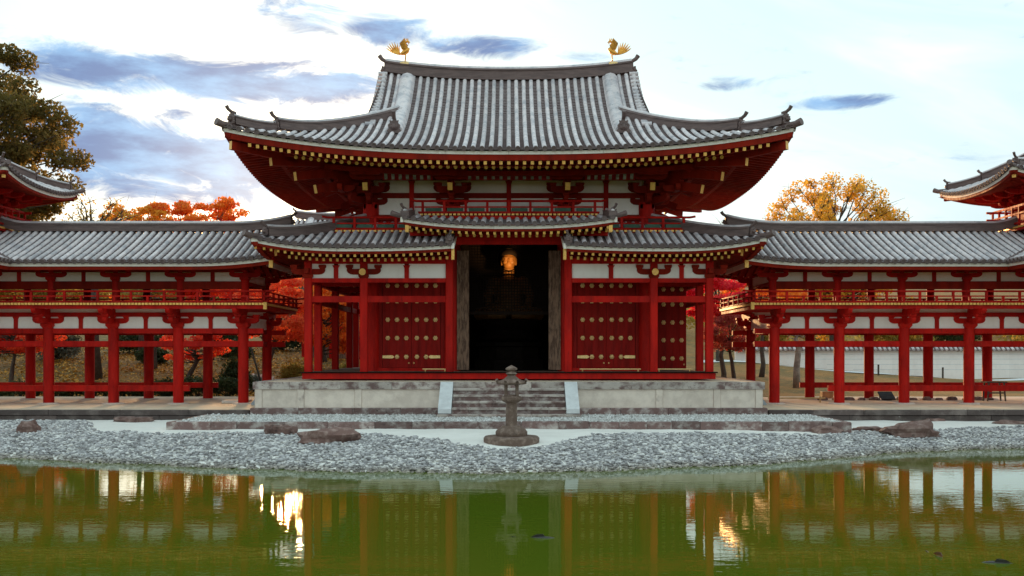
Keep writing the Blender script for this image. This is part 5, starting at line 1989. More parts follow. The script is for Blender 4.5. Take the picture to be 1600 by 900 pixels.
def phoenix(x, sg, label):
    """gilt bird facing +x before sg is applied (sg = 1 faces right)"""
    zr = 13.98 + 0.36 * (abs(x) / 5.2) ** 2.3 + 0.43
    T = thing('phoenix_statue', (x, YC, zr), label, 'statue', 'gilt phoenixes on the roof ridge')

    def P(a, z, y=0.0):
        return (x + sg * a, YC + y, zr + z)
    # body, neck and head in one surface
    mb = MB()
    mb.tube([P(-0.20, 0.36), P(-0.13, 0.38), P(-0.02, 0.42), P(0.08, 0.50), P(0.13, 0.60), P(0.10, 0.70), P(0.045, 0.78), P(0.06, 0.86), P(0.13, 0.885), P(0.19, 0.865), P(0.235, 0.83)],
            [0.02, 0.06, 0.105, 0.115, 0.095, 0.06, 0.042, 0.045, 0.05, 0.025, 0.006], 10)
    mb.build('body', 'gilt', T, smooth='all')
    mb = MB()
    for i, (a, z, L) in enumerate(((0.13, 0.93, 0.10), (0.09, 0.92, 0.11), (0.05, 0.89, 0.10))):
        mb.prism([(0, 0), (0.035, 0), (0.02 - 0.03 * i, L), (-0.02 - 0.03 * i, L * 0.8)], P(a, z - 0.02), (sg, 0, 0), (0, 0, 1), (0, 1, 0), -0.012, 0.012)
    mb.tube([P(0.17, 0.84), P(0.175, 0.79), P(0.16, 0.76)], [0.02, 0.022, 0.005], 6)
    mb.build('crest', 'gilt', T)
    # raised wings: overlapping feathers
    for s in (-1, 1):
        for k in range(6):
            t = k / 5
            b0 = V(P(0.10 - 0.15 * t, 0.56 - 0.04 * t, s * 0.10))
            tip = V(P(0.0 - 0.17 * t, 0.98 - 0.20 * t, s * (0.20 + 0.05 * t)))
            dirv = tip - b0
            side = V((sg, 0, 0.3)).normalized()
            n_ = V((0, 1, 0))
            w = 0.038
            poly = [(-w * 0.6, 0), (w * 0.6, 0), (w, 0.55), (w * 0.75, 0.85), (0, 1.0), (-w * 0.75, 0.85), (-w, 0.55)]
            mb = MB().prism(poly, b0, side, dirv, n_, -0.008 + 0.01 * (k % 2), 0.008 + 0.01 * (k % 2))
            mb.build('wing_feather', 'gilt', T)
    # tail: fan of curved feathers
    for k in range(7):
        t = k / 6
        ang = R(8 + 62 * t)
        L = 0.42 + 0.22 * math.sin(math.pi * (0.35 + 0.6 * t))
        b0 = (-0.17, 0.36)
        pts, rad = [], []
        for j in range(6):
            q = j / 5
            aa = ang + R(28) * q
            pts.append(P(b0[0] - L * q * math.cos(aa * 0.55 + ang * 0.45), b0[1] + L * q * math.sin(aa * 0.55 + ang * 0.45) - 0.02, 0.035 * (k - 3) * q))
            rad.append((0.018, 0.03, 0.036, 0.038, 0.03, 0.008)[j])
        MB().tube(pts, rad, 6, squash=0.45).build('tail_feather', 'gilt', T, smooth='all')
    for s in (-1, 1):
        mb = MB().tube([P(0.03, 0.42, s * 0.05), P(0.05, 0.28, s * 0.05), P(0.02, 0.05, s * 0.05)], [0.04, 0.022, 0.018], 7)
        for da in (-0.06, 0.0, 0.06):
            mb.tube([P(0.02, 0.06, s * 0.05), P(0.09, 0.035, s * 0.05 + da)], [0.014, 0.008], 5)
        mb.build('leg', 'gilt', T, smooth='all')
    MB().lathe([(0.24, -0.14), (0.22, 0.0), (0.15, 0.03), (0.0, 0.04)], 16, (x, YC, zr)).build('base', 'bronze', T, smooth=40)
    return T


phoenix(-4.27, 1, 'gilt phoenix on the left end of the main ridge, facing right')
phoenix(4.27, -1, 'gilt phoenix on the right end of the main ridge, facing left')

# ------------------------------------------------------------------ seated statue inside, lit by a warm lamp
BX_, BYY = 0.0, 6.0
ST = thing('buddha_statue', (BX_, BYY, FL), 'golden seated statue glowing in the dark doorway behind the lattice', 'statue')
mb = MB()
hz = 6.58
E = lambda cx, cy, cz, rx, ry, rz, rot=None, n=18, m=12: mb.ellipsoid((cx, BYY + cy, cz), (rx, ry, rz), n, m, rot)
E(0, 0, hz, 0.30, 0.33, 0.37)
E(0, -0.10, hz - 0.20, 0.225, 0.24, 0.20)           # jaw
for s in (-1, 1):
    E(s * 0.295, 0.04, hz - 0.06, 0.035, 0.06, 0.17)   # ears
    E(s * 0.12, -0.285, hz + 0.075, 0.10, 0.05, 0.022)  # brow
    E(s * 0.12, -0.285, hz + 0.005, 0.075, 0.045, 0.026)  # lidded eye
    E(s * 0.13, -0.23, hz - 0.10, 0.10, 0.08, 0.10)   # cheek
E(0, -0.31, hz - 0.045, 0.036, 0.055, 0.11)           # nose
E(0, -0.33, hz - 0.105, 0.056, 0.045, 0.030)
E(0, -0.285, hz - 0.20, 0.085, 0.04, 0.022)           # lips
E(0, -0.275, hz - 0.235, 0.065, 0.04, 0.020)
mb.tube([(0, BYY + 0.03, hz - 0.2), (0, BYY + 0.03, hz - 0.56)], [0.20, 0.24], 14)
E(0, 0.05, 5.35, 0.62, 0.36, 0.62)                    # chest
E(0, 0.0, 4.75, 0.60, 0.42, 0.55)
for s in (-1, 1):
    E(s * 0.58, 0.05, 5.68, 0.25, 0.26, 0.24)
    mb.tube([(s * 0.66, BYY + 0.05, 5.66), (s * 0.86, BYY - 0.02, 5.1), (s * 0.80, BYY - 0.25, 4.70), (s * 0.45, BYY - 0.62, 4.52), (s * 0.10, BYY - 0.70, 4.50)],
            [0.21, 0.19, 0.165, 0.13, 0.10], 12)
    mb.tube([(s * 0.25, BYY - 0.05, 4.38), (s * 0.85, BYY - 0.35, 4.36), (s * 1.18, BYY - 0.35, 4.34), (s * 0.75, BYY - 0.72, 4.30), (s * 0.10, BYY - 0.80, 4.28)],
            [0.33, 0.32, 0.27, 0.22, 0.16], 12)
body = mb.build('body', 'old_gilt', ST, smooth='all')
rm = body.modifiers.new('one_surface', 'REMESH')
rm.mode = 'VOXEL'
rm.voxel_size = 0.017
rm.use_smooth_shade = True
hair = MB()
hair.ellipsoid((0, BYY + 0.06, hz + 0.22), (0.325, 0.34, 0.27), 20, 12)
hair.ellipsoid((0, BYY + 0.06, hz + 0.46), (0.17, 0.18, 0.14), 16, 10)
hair.build('hair', 'dark_wood', ST, smooth='all')
MB().lathe([(0.9, 3.2), (1.25, 3.35), (1.0, 3.5), (0.95, 3.7), (1.35, 3.9), (1.42, 4.08), (1.3, 4.14), (0, 4.15)], 32, (0, BYY, 0), squash=0.8).build('lotus_seat', 'dark_wood', ST, smooth=45)
MB().lathe([(1.5, FL + 0.021), (1.5, 2.5), (1.3, 2.55), (1.3, 3.0), (1.45, 3.05), (1.45, 3.2), (0, 3.21)], 8, (0, BYY, 0), R(22.5), 0.8).build('pedestal', 'dark_wood', ST)
ld = bpy.data.lights.new('altar_lamp', 'SPOT')
ld.energy = 700
ld.color = (1.0, 0.60, 0.22)
ld.spot_size = R(28)
ld.spot_blend = 1.0
ld.shadow_soft_size = 0.06
lo = bpy.data.objects.new('altar_lamp', ld)
COL.objects.link(lo)
lo.location = (0.7, 3.1, 5.6)
lo.rotation_euler = (V(lo.location) - V((0.0, BYY - 0.3, hz - 0.12))).to_track_quat('Z', 'Y').to_euler()

# ------------------------------------------------------------------ rocks


def rock(px_, py_, rx, ry, rz, label, seed, m='rock', sink=0.25, name='rock'):
    r = np.random.default_rng(seed)
    n, k = 18, 11
    ph = r.uniform(0, 6.28, (8, 3))
    fr = r.normal(0, 1.6, (8, 3))
    vs, fs = [], []
    for i in range(k + 1):
        th = math.pi * i / k
        for j in range(n):
            q = 2 * math.pi * j / n
            d = np.array((math.sin(th) * math.cos(q), math.sin(th) * math.sin(q), math.cos(th)))
            b = 1 + 0.13 * sum(math.sin(float(fr[a] @ d) * (1 + a * 0.45) + ph[a, 0]) for a in range(8)) / 1.6
            d2 = np.sign(d) * np.abs(d) ** 0.85
            vs.append((d2[0] * rx * b, d2[1] * ry * b, d2[2] * rz * b))
    for i in range(k):
        for j in range(n):
            j2 = (j + 1) % n
            fs.append((i * n + j, (i + 1) * n + j, (i + 1) * n + j2, i * n + j2))
    z = float(np.maximum(ground_z(px_, py_), 0.0)) + rz * (1 - 2 * sink) * 0.5
    o = put(name, MB().add(vs, fs).mesh(name, m, smooth=38), loc=(px_, py_, z))
    return tag(o, label, 'rock', 'rocks along the beach')


def at(px_, py_, z):
    """pixel of the photograph and a height -> world x, y"""
    D = 1676 * (2.81 - z) / (py_ - 550)
    return (px_ - 795) / 1676 * D, D - 38


for (a, b, z, rx, ry, rz, lab, sd, m) in (
        (437, 682, 0.45, 0.42, 0.26, 0.24, 'dark twin humped rock beside the wider rock on the gravel', 3, 'rock'),
        (508, 696, 0.36, 0.74, 0.40, 0.28, 'wide brown boulder lying at the front of the gravel', 4, 'rock'),
        (43, 673, 0.50, 0.33, 0.25, 0.25, 'single dark rock on the far left gravel', 5, 'rock'),
        (208, 659, 0.54, 0.60, 0.26, 0.13, 'flat rock lying in the white sand at left', 6, 'rock'),
        (1292, 680, 0.36, 0.42, 0.22, 0.14, 'low grey stone at the edge of sand and gravel', 8, 'rock'),
        (1425, 684, 0.27, 0.76, 0.36, 0.34, 'big dark boulder behind the pale stone on the right gravel', 9, 'rock'),
        (1360, 677, 0.33, 0.50, 0.24, 0.10, 'long flat brown stone left of the pale stone', 10, 'rock'),
        (1398, 684, 0.25, 0.40, 0.20, 0.13, 'pale cream stone in front of the big dark boulder', 11, 'rock_pale'),
        (1462, 658, 0.50, 0.30, 0.15, 0.07, 'small flat stone in the sand below the right terrace', 12, 'rock'),
        (1580, 663, 0.45, 0.55, 0.2, 0.09, 'low reddish stone at the right edge of the gravel', 13, 'rock')):
    x_, y_ = at(a, b, z)
    rock(x_, y_ + ry * 0.4, rx, ry, rz, lab, sd, m)

# ------------------------------------------------------------------ fish at the pond surface


def fish(px_, py_, L, rz, label, m):
    x_, y_ = at(px_, py_, 0.0)
    mb = MB()
    n = 9
    pts = [(L * (t - 0.5), 0.03 * L * math.sin(t * 5), -0.030) for t in [i / n for i in range(n + 1)]]
    rad = [0.02, 0.042, 0.052, 0.055, 0.052, 0.044, 0.034, 0.024, 0.015, 0.012]
    mb.tube(pts, [r * L / 0.62 for r in rad], 10)
    o = MB()
    o.v, o.f, o.mi = mb.v, mb.f, mb.mi
    F = thing('carp', (x_, y_, 0.0), label, 'fish', 'carp in the pond')
    b = put('body', o.mesh('body', m, smooth='all'), F)
    b.matrix_parent_inverse.identity()
    t = MB().prism([(0, -0.012), (0.10, -0.07), (0.13, 0.0), (0.10, 0.035), (0, 0.012)], (L * 0.48, 0.03 * L * math.sin(5), -0.02), (1, 0, 0), (0, 0, 1), (0, 1, 0), -0.006, 0.006).build('tail_fin', m, F)
    t.matrix_parent_inverse.identity()
    d = MB().prism([(-0.12, 0.0), (0.1, 0.0), (0.02, 0.035), (-0.08, 0.045)], (0, 0, 0.012), (1, 0, 0), (0, 0, 1), (0, 1, 0), -0.006, 0.006).build('back_fin', m, F)
    d.matrix_parent_inverse.identity()
    F.rotation_euler = (0, 0, rz)
    return F


fish(840, 840, 0.60, R(175), 'dark carp near the middle of the pond', 'fish')
fish(1568, 880, 0.62, R(-8), 'dark carp at the right edge of the pond', 'fish')
fish(1465, 868, 0.42, R(100), 'reddish carp swimming towards the viewer at right', 'fish_red')

# ------------------------------------------------------------------ garden wall on the right
GW = thing('garden_wall', (36, 44, 0.8), 'long white plaster wall with grey tile coping behind the right gallery', 'wall')
YW = 44.0
wxs = ls(17.3, 62, 15)
for a, b in zip(wxs[:-1], wxs[1:]):
    za, zb_ = float(ground_z(a, YW)) - 0.3, float(ground_z(b, YW)) - 0.3
    MB().prism([(a, za), (b, zb_), (b, 2.92), (a, 2.92)], (0, YW, 0), (1, 0, 0), (0, 0, 1), (0, 1, 0), -0.2, 0.2).build('wall_panel', 'plaster', GW)
for z in (1.45, 1.85, 2.25, 2.62):
    MB().box(20.0 + (2.7 - z) * 5, 62, YW - 0.215, YW - 0.2, z, z + 0.035).build('wall_line', 'stone_pale', GW)
MB().prism([(-0.62, 2.90), (-0.62, 2.96), (0, 3.32), (0.62, 2.96), (0.62, 2.90), (0, 3.05)], (0, YW, 0), (0, 1, 0), (0, 0, 1), (1, 0, 0), 17.2, 62).build('coping', 'ridge_tile', GW)
rollm = MB().tube([(0, -0.66, 2.98), (0, 0, 3.37)], 0.10, 8).mesh('coping_tile', 'tile', smooth=45)
x = 17.4
while x < 45:
    put('coping_tile', rollm, GW, loc=(x, YW, 0))
    x += 0.36
MB().tube([(17.2, YW, 3.42), (62, YW, 3.42)], 0.13, 8).build('coping_ridge', 'ridge_tile', GW, smooth=45)
# paved path edging below the wall
mb = []
pth = [(x_, 41.0 - 0.10 * max(0, 24 - x_)) for x_ in ls(14, 62, 24)]
vs, fs = [], []
for i, (x_, y_) in enumerate(pth):
    for dy in (-1.0, 1.0):
        vs.append((x_, y_ + dy, float(ground_z(x_, y_ + dy)) + 0.02))
    if i:
        fs.append((2 * i - 2, 2 * i, 2 * i + 1, 2 * i - 1))
tag(MB().add(vs, fs).build('path', 'stone_pale'), 'pale path running below the white wall', None, None, 'structure')
for i, x_ in enumerate((12.2, 17.0, 21.6, 26.4, 31.0)):
    y_ = 38.6
    z_ = float(ground_z(x_, y_))
    F = MB().tube([(x_, y_, z_ - 0.1), (x_, y_, z_ + 0.75)], 0.07, 8).build('fence_post', 'bark')
    tag(F, 'short wooden post beside the path below the white wall, %s from the left' % ('first', 'second', 'third', 'fourth', 'fifth')[i], 'post', 'posts along the path')

# low bamboo rails, box, stools and a sign on the right gallery floor
for i, (x0, x1, y, lab) in enumerate(((9.9, 12.1, 3.0, 'low bamboo barrier between the first two front pillars, right gallery'),
                                     (9.35, 10.6, 4.6, 'low bamboo barrier near the dark rear pillar beside the platform'))):
    G = thing('bamboo_barrier', ((x0 + x1) / 2, y, WZ), lab, 'barrier', 'bamboo barriers')
    MB().tube([(x0, y, WZ + 0.17), (x1, y, WZ + 0.17)], 0.028, 8).build('rail', 'bamboo', G)
    for x_ in (x0 + 0.2, x1 - 0.2):
        MB().tube([(x_, y - 0.01, WZ), (x_, y - 0.01, WZ + 0.24)], 0.03, 8).build('foot', 'bamboo', G)
x_, y_ = 15.1, 4.9
G = thing('notice_board', (x_, y_, WZ), 'small black slanted notice board on the right gallery floor', 'sign')
MB().prism([(-0.28, 0.02), (0.22, 0.30), (0.20, 0.34), (-0.30, 0.06)], (x_, y_, WZ), (0, 1, 0), (0, 0, 1), (1, 0, 0), -0.28, 0.28).build('board', 'black', G)
MB().beam((x_ - 0.2, y_ + 0.2, WZ), (x_ - 0.2, y_ + 0.16, WZ + 0.28), 0.03, 0.03).build('prop', 'black', G)
MB().beam((x_ + 0.2, y_ + 0.2, WZ), (x_ + 0.2, y_ + 0.16, WZ + 0.28), 0.03, 0.03).build('prop', 'black', G)
x_, y_ = 19.1, 4.2
G = thing('wooden_stool', (x_, y_, WZ), 'open wooden stand near the right edge under the gallery', 'stand')
for dx in (-0.35, 0.35):
    for dy in (-0.2, 0.2):
        MB().beam((x_ + dx, y_ + dy, WZ), (x_ + dx * 0.85, y_ + dy, WZ + 0.72), 0.05, 0.05).build('leg', 'bark', G)
MB().box(x_ - 0.4, x_ + 0.4, y_ - 0.26, y_ + 0.26, WZ + 0.72, WZ + 0.77).build('top', 'bark', G)
MB().box(x_ - 0.34, x_ + 0.34, y_ - 0.22, y_ - 0.18, WZ + 0.30, WZ + 0.35).build('stretcher', 'bark', G)
# row of edging stones along the back of the right gallery floor, and a box
ORD_ = ('first', 'second', 'third', 'fourth', 'fifth', 'sixth', 'seventh', 'eighth', 'ninth', 'tenth', 'eleventh', 'twelfth', 'thirteenth', 'fourteenth')
for i in range(14):
    x_ = 12.6 + i * 0.52
    o = put('edging_stone', MB().lathe([(0.2, -0.03), (0.22, 0.05), (0.15, 0.11), (0, 0.12)], 8, (0, 0, 0), squash=0.7).mesh('edging_stone', 'rock', smooth=40), loc=(x_, 5.05 + 0.05 * math.sin(i * 2.1), WZ), rot=(0, 0, i * 1.3), scale=(1 + 0.2 * math.sin(i * 3.3),) * 3)
    tag(o, 'dark edging stone on the right gallery floor, %s in the row from the platform' % ORD_[i], 'stone', 'edging stones on the right gallery floor')
G = MB().chamfer_box(13.1, 13.55, 6.8, 7.15, WZ, WZ + 0.28, 0.02).build('wooden_box', 'bamboo')
tag(G, 'small straw coloured box behind the right gallery pillars', 'box')
# flat step on the left gallery floor
tag(MB().chamfer_box(-10.9, -9.9, 2.7, 3.3, WZ, WZ + 0.10, 0.02).build('floor_step', 'stone'), 'flat stone step on the left gallery floor beside the platform', 'step')

# ------------------------------------------------------------------ hall roof far behind on the left
RH = thing('rear_hall', (-10.2, 32, 2.6), 'distant grey tiled roof seen between the hall and left gallery', 'building')
RX0, RX1, RYE, RYR = -13.9, -5.0, 28.2, 32.2
MB().box(RX0 + 1.0, RX1 - 1.0, 29.6, 34.8, 2.0, 8.8).build('wall', 'weathered_wood', RH)
for x in ls(RX0 + 1.0, RX1 - 1.0, 4):
    MB().box(x - 0.13, x + 0.13, 29.45, 29.6, 2.0, 8.8).build('post', 'red', RH)


def rh(u, d):
    return V((u, RYE + d, 9.15 + 0.50 * d + 0.02 * d * d))


def rhb(u, d):
    return V((u, 2 * RYR - RYE - d, 9.15 + 0.50 * d + 0.02 * d * d))


mb = MB()
for fn in (rh, rhb):
    mb.add([fn(RX0, 0) - V((0, 0, .2)), fn(RX1, 0) - V((0, 0, .2)), fn(RX1, 4) - V((0, 0, .2)), fn(RX0, 4) - V((0, 0, .2))], [(0, 1, 2, 3)])
RR = mb.build('roof', 'red', RH)
slope(RR, rh, ls(RX0 + 0.1, RX1 - 0.1, 29), lambda u: 3.95, (1, 0, 0), r=0.09, course=0.4)
slope(RR, rhb, ls(RX0 + 0.1, RX1 - 0.1, 29), lambda u: 3.95, (1, 0, 0), r=0.09, course=0.4, single=False)
ridge(RR, [V((x, RYR, 11.42 + 0.15 * max(0, 1 - (x - RX0) / 2) ** 2)) for x in ls(RX0, RX1, 12)], 0.42, 0.46, 'main_ridge')
ridge_end(RR, (RX0, RYR, 11.6), (-1, 0, 0), 0.6)
MB().sweep([rh(RX0 + 1.0, d) + V((0, 0, .02)) for d in ls(3.9, 0.3, 6)], [(-0.22, 0), (-0.2, 0.2), (0, 0.28), (0.2, 0.2), (0.22, 0)]).build('descending_ridge', 'tile', RR, smooth=60)

# ------------------------------------------------------------------ trees and shrubs


def leaves_mesh(name, centers, radii, per, size, m, r, up=0.4, val=None):
    """leaf-sized quads spread through clumps: centers (k,3), radii (k,3)"""
    k = len(centers)
    idx = np.repeat(np.arange(k), per)
    n = len(idx)
    d = r.normal(0, 1, (n, 3))
    d /= np.linalg.norm(d, axis=1)[:, None] + 1e-9
    rad = r.uniform(0.15, 1.0, n) ** 0.55
    p = centers[idx] + d * rad[:, None] * radii[idx]
    nrm = r.normal(0, 1, (n, 3)) + np.array((0, 0, up))
    nrm /= np.linalg.norm(nrm, axis=1)[:, None]
    t = np.cross(nrm, r.normal(0, 1, (n, 3)))
    t /= np.linalg.norm(t, axis=1)[:, None] + 1e-9
    b = np.cross(nrm, t)
    s = size * r.uniform(0.6, 1.4, n)[:, None]
    w = 0.62
    v = np.stack([p - t * s, p - b * s * w, p + t * s, p + b * s * w], 1).reshape(-1, 3)
    q = np.arange(n * 4).reshape(n, 4)
    base = r.uniform(0, 1, k) if val is None else val
    rn = np.clip(base[idx] * 0.55 + r.uniform(0, 0.45, n), 0, 1)
    return raw_mesh(name, v, q, m, {'rnd': rn})


def tree(label, base, crown, rad, leaf, n_clump, per, lsize, clump_r, trunk_r=0.2, bark='bark', seed=1, group=None, name='tree',
         flat=0.6, fork=0.35, twigs=2, shell=0.45, lean=0.0, cat='tree', bare=0, top_cut=None):
    """tapered trunk, limbs to every leaf clump; crown = centre of the crown, rad = its half axes"""
    r = np.random.default_rng(seed)
    bx, by = base
    bz = float(ground_z(bx, by)) - 0.1
    cx_, cy_, cz_ = crown
    T = thing(name, (bx, by, bz), label, cat, group)
    cen = []
    tries = 0
    while len(cen) < n_clump and tries < n_clump * 60:
        tries += 1
        d = r.normal(0, 1, 3)
        d /= np.linalg.norm(d)
        q = d * r.uniform(shell, 1.0) ** 0.6
        if q[2] < -0.75:
            continue
        p = np.array((cx_, cy_, cz_)) + q * np.array(rad)
        if all(np.linalg.norm((p - c_) / np.array((1, 1, flat))) > clump_r * 0.75 for c_ in cen):
            cen.append(p)
    cen = np.array(cen)
    mb = MB()
    fz = bz + (cz_ - rad[2] - bz) * fork + (cz_ - bz) * 0.12
    top = V((cx_ + lean, cy_, cz_ + rad[2] * 0.25))
    b0 = V((bx, by, bz))
    f0 = V((bx + (cx_ - bx) * 0.25 + r.uniform(-0.1, 0.1), by + (cy_ - by) * 0.25, fz))
    ctrl = [b0, b0.lerp(f0, 0.5) + V((r.uniform(-0.12, 0.12), 0, 0)), f0, f0.lerp(top, 0.35) + V((r.uniform(-.3, .3), 0, 0)), f0.lerp(top, 0.7), top]
    mb.tube(ctrl, [trunk_r * 1.25, trunk_r, trunk_r * 0.85, trunk_r * 0.6, trunk_r * 0.38, trunk_r * 0.15], 9)
    for c_ in cen:
        t = float(r.uniform(0.05, 0.75))
        hgt = max(0.0, min(0.9, (c_[2] - fz) / max(0.5, top.z - fz) * 0.65))
        k = 2 + hgt * 3
        i0 = int(min(4, k))
        s = ctrl[i0].lerp(ctrl[i0 + 1], k - i0) if i0 < 5 else ctrl[5]
        e = V(c_)
        m1 = s.lerp(e, 0.35) + V((0, 0, -0.04 * (e - s).length)) + V(r.normal(0, 0.05, 3) * (e - s).length)
        m2 = s.lerp(e, 0.7) + V((0, 0, 0.03 * (e - s).length)) + V(r.normal(0, 0.05, 3) * (e - s).length)
        rr = trunk_r * 0.30
        mb.tube([s, m1, m2, e], [rr, rr * 0.6, rr * 0.35, rr * 0.12], 5)
        for w in range(twigs):
            dd = r.normal(0, 1, 3)
            dd[2] = abs(dd[2]) * 0.8
            e2 = V(c_ + dd * clump_r * np.array((0.9, 0.9, 0.7)))
            mb.tube([m2.lerp(e, 0.6), e.lerp(e2, 0.4), e2], [rr * 0.22, rr * 0.14, rr * 0.05], 4)
    mb.build('trunk', bark, T, smooth='all')
    if leaf and per > 0:
        radii = np.stack([np.full(len(cen), clump_r), np.full(len(cen), clump_r), np.full(len(cen), clump_r * flat)], 1) * r.uniform(0.75, 1.25, (len(cen), 1))
        put('crown', leaves_mesh('crown', cen, radii, per, lsize, leaf, r), T)
    return T


# the big evergreen at the left edge
tree('tall olive green evergreen tree rising behind the left tower', (-31.0, 24), (-33.0, 24, 13.6), (7.9, 6.0, 8.3), 'leaf_evergreen', 200, 460, 0.12, 1.05, 0.55, 'bark', 21, None, 'evergreen_tree', 0.75, 0.5, 2, 0.35)
# thin bare tree beside it
tree('thin nearly bare tree right of the tall evergreen', (-22.4, 20), (-22.5, 20, 9.4), (2.2, 1.6, 2.2), 'leaf_gold', 60, 16, 0.07, 0.5, 0.34, 'bark', 22, 'trees above the left gallery', 'bare_tree', 0.7, 0.6, 3, 0.2)
# orange maples whose tops show over the left gallery roof
tree('golden orange maple top, leftmost above the left gallery roof', (-23.0, 29), (-23.2, 29, 10.5), (2.1, 1.8, 2.0), 'leaf_amber', 40, 150, 0.10, 0.62, 0.16, 'bark', 23, 'trees above the left gallery', 'maple_tree', 0.4)
tree('red orange maple top in the middle above the left gallery roof', (-20.8, 30), (-21.0, 30, 10.4), (2.2, 1.8, 2.1), 'leaf_orange', 44, 150, 0.10, 0.62, 0.16, 'bark', 24, 'trees above the left gallery', 'maple_tree', 0.35)
tree('tall orange maple top, rightmost above the left gallery roof', (-18.6, 29), (-18.7, 29, 10.3), (2.4, 1.8, 2.3), 'leaf_orange', 46, 160, 0.10, 0.62, 0.16, 'bark', 25, 'trees above the left gallery', 'maple_tree', 0.35)
# red and orange maples behind the left gallery and in the gap
tree('bright red orange maple showing between hall and left gallery', (-12.6, 17.5), (-12.0, 17.2, 4.9), (2.1, 1.8, 1.9), 'leaf_coral', 54, 260, 0.075, 0.60, 0.15, 'bark', 31, 'maples behind the left gallery', 'maple_tree', 0.45)
tree('red maple seen through the left gallery of the hall', (-7.2, 23), (-7.4, 23, 4.3), (2.6, 2.0, 2.4), 'leaf_red', 56, 260, 0.08, 0.66, 0.15, 'bark', 32, 'maples behind the left gallery', 'maple_tree', 0.45)
tree('orange maple behind the red one, seen through the hall gallery', (-10.6, 21), (-10.2, 21, 4.6), (2.0, 1.6, 2.3), 'leaf_orange', 46, 240, 0.08, 0.62, 0.15, 'bark', 52, 'maples behind the left gallery', 'maple_tree', 0.45)
tree('orange red maple behind the inner end of the left gallery', (-16.6, 21), (-16.6, 21, 5.9), (2.4, 2.0, 1.9), 'leaf_red', 50, 240, 0.085, 0.66, 0.15, 'bark', 33, 'maples behind the left gallery', 'maple_tree', 0.45)
tree('small red maple with dark trunk behind the third left pillar', (-15.3, 13.2), (-15.0, 13.3, 3.2), (1.7, 1.2, 0.95), 'leaf_red', 26, 130, 0.06, 0.42, 0.15, 'bark', 34, 'maples behind the left gallery', 'maple_tree', 0.4, 0.5)
tree('small scarlet maple at the left edge under the gallery', (-24.6, 15), (-24.6, 15, 3.6), (2.2, 1.6, 1.0), 'leaf_red', 46, 240, 0.055, 0.48, 0.12, 'bark', 35, 'maples behind the left gallery', 'maple_tree', 0.45, 0.5)
tree('orange maple behind the middle of the left gallery', (-20.5, 24), (-20.5, 24, 6.2), (2.4, 1.8, 1.7), 'leaf_orange', 44, 220, 0.085, 0.66, 0.15, 'bark', 36, 'maples behind the left gallery', 'maple_tree', 0.45)
tree('yellow green tree behind the left end of the left gallery', (-28.0, 27), (-28.0, 27, 6.0), (3.6, 2.4, 2.1), 'leaf_yellowgreen', 60, 220, 0.09, 0.75, 0.18, 'bark', 37, 'trees behind the left gallery', 'garden_tree', 0.6)
tree('pale trunked tree on the leaf covered slope', (-18.2, 16.0), (-18.4, 17.5, 6.2), (1.8, 1.8, 1.5), 'leaf_yellowgreen', 30, 120, 0.08, 0.6, 0.17, 'bark_pale', 38, 'trees behind the left gallery', 'garden_tree', 0.6, 0.85)
tree('grey leafed pine behind the gap left of the hall', (-11.2, 27), (-11.0, 27, 6.6), (1.7, 1.4, 2.2), 'leaf_grey', 40, 240, 0.08, 0.7, 0.18, 'bark', 39, 'trees behind the left gallery', 'pine_tree', 0.4)
# right side
tree('crimson maple high in the gap right of the hall', (11.2, 18), (11.0, 18, 5.6), (1.8, 1.6, 1.3), 'leaf_crimson', 44, 260, 0.075, 0.55, 0.14, 'bark', 41, 'maples right of the hall', 'maple_tree', 0.45)
tree('rust red maple with slim trunk in the gap right of the hall', (11.1, 14.5), (10.8, 14.6, 3.75), (1.35, 1.0, 1.0), 'leaf_rust', 34, 190, 0.06, 0.42, 0.11, 'bark', 42, 'maples right of the hall', 'maple_tree', 0.5, 0.6)
tree('orange maple behind the inner end of the right gallery', (14.6, 24), (14.6, 24, 5.9), (2.4, 2.0, 1.6), 'leaf_orange', 44, 220, 0.085, 0.62, 0.14, 'bark', 43, 'trees behind the right gallery', 'maple_tree', 0.45)
tree('crooked pale trunked bare tree behind the right gallery', (14.9, 17.5), (15.0, 17.8, 4.2), (1.7, 1.2, 0.9), 'leaf_rust', 20, 8, 0.06, 0.5, 0.17, 'bark_pale', 44, 'trees behind the right gallery', 'bare_tree', 0.5, 0.7, 4, lean=0.3)
tree('wide vase shaped golden tree above the right gallery roof', (27.4, 52), (27.2, 52, 11.4), (6.4, 5.0, 6.0), 'leaf_gold', 190, 150, 0.12, 0.85, 0.42, 'bark', 45, None, 'zelkova_tree', 0.9, 0.3, 6, 0.45)
tree('sparse bare tree top beside the eave of the hall, right', (15.2, 40), (15.2, 40, 10.4), (2.3, 1.5, 2.2), None, 24, 0, 0.08, 0.8, 0.12, 'bark', 46, None, 'bare_tree', 0.8, 0.5, 5)
for i, (x_, y_, zc, rx, rz, lf, lab) in enumerate((
        (21.0, 50, 5.6, 3.0, 2.6, 'leaf_yellowgreen', 'yellow green tree behind the white wall, left of the others'),
        (26.5, 56, 6.2, 3.2, 2.8, 'leaf_gold', 'golden low tree behind the middle of the white wall'),
        (32.0, 50, 5.2, 2.8, 2.0, 'leaf_yellowgreen', 'olive tree behind the right part of the white wall'),
        (38.5, 54, 5.0, 3.0, 1.9, 'leaf_green', 'dark green tree behind the white wall, second from right'),
        (45.5, 52, 5.4, 3.2, 2.2, 'leaf_yellowgreen', 'yellow green tree behind the wall at the right edge'))):
    tree(lab, (x_, y_), (x_, y_, zc), (rx, 2.2, rz), lf, 44, 150, 0.13, 0.85, 0.16, 'bark', 60 + i, 'trees behind the white wall', 'garden_tree', 0.6)


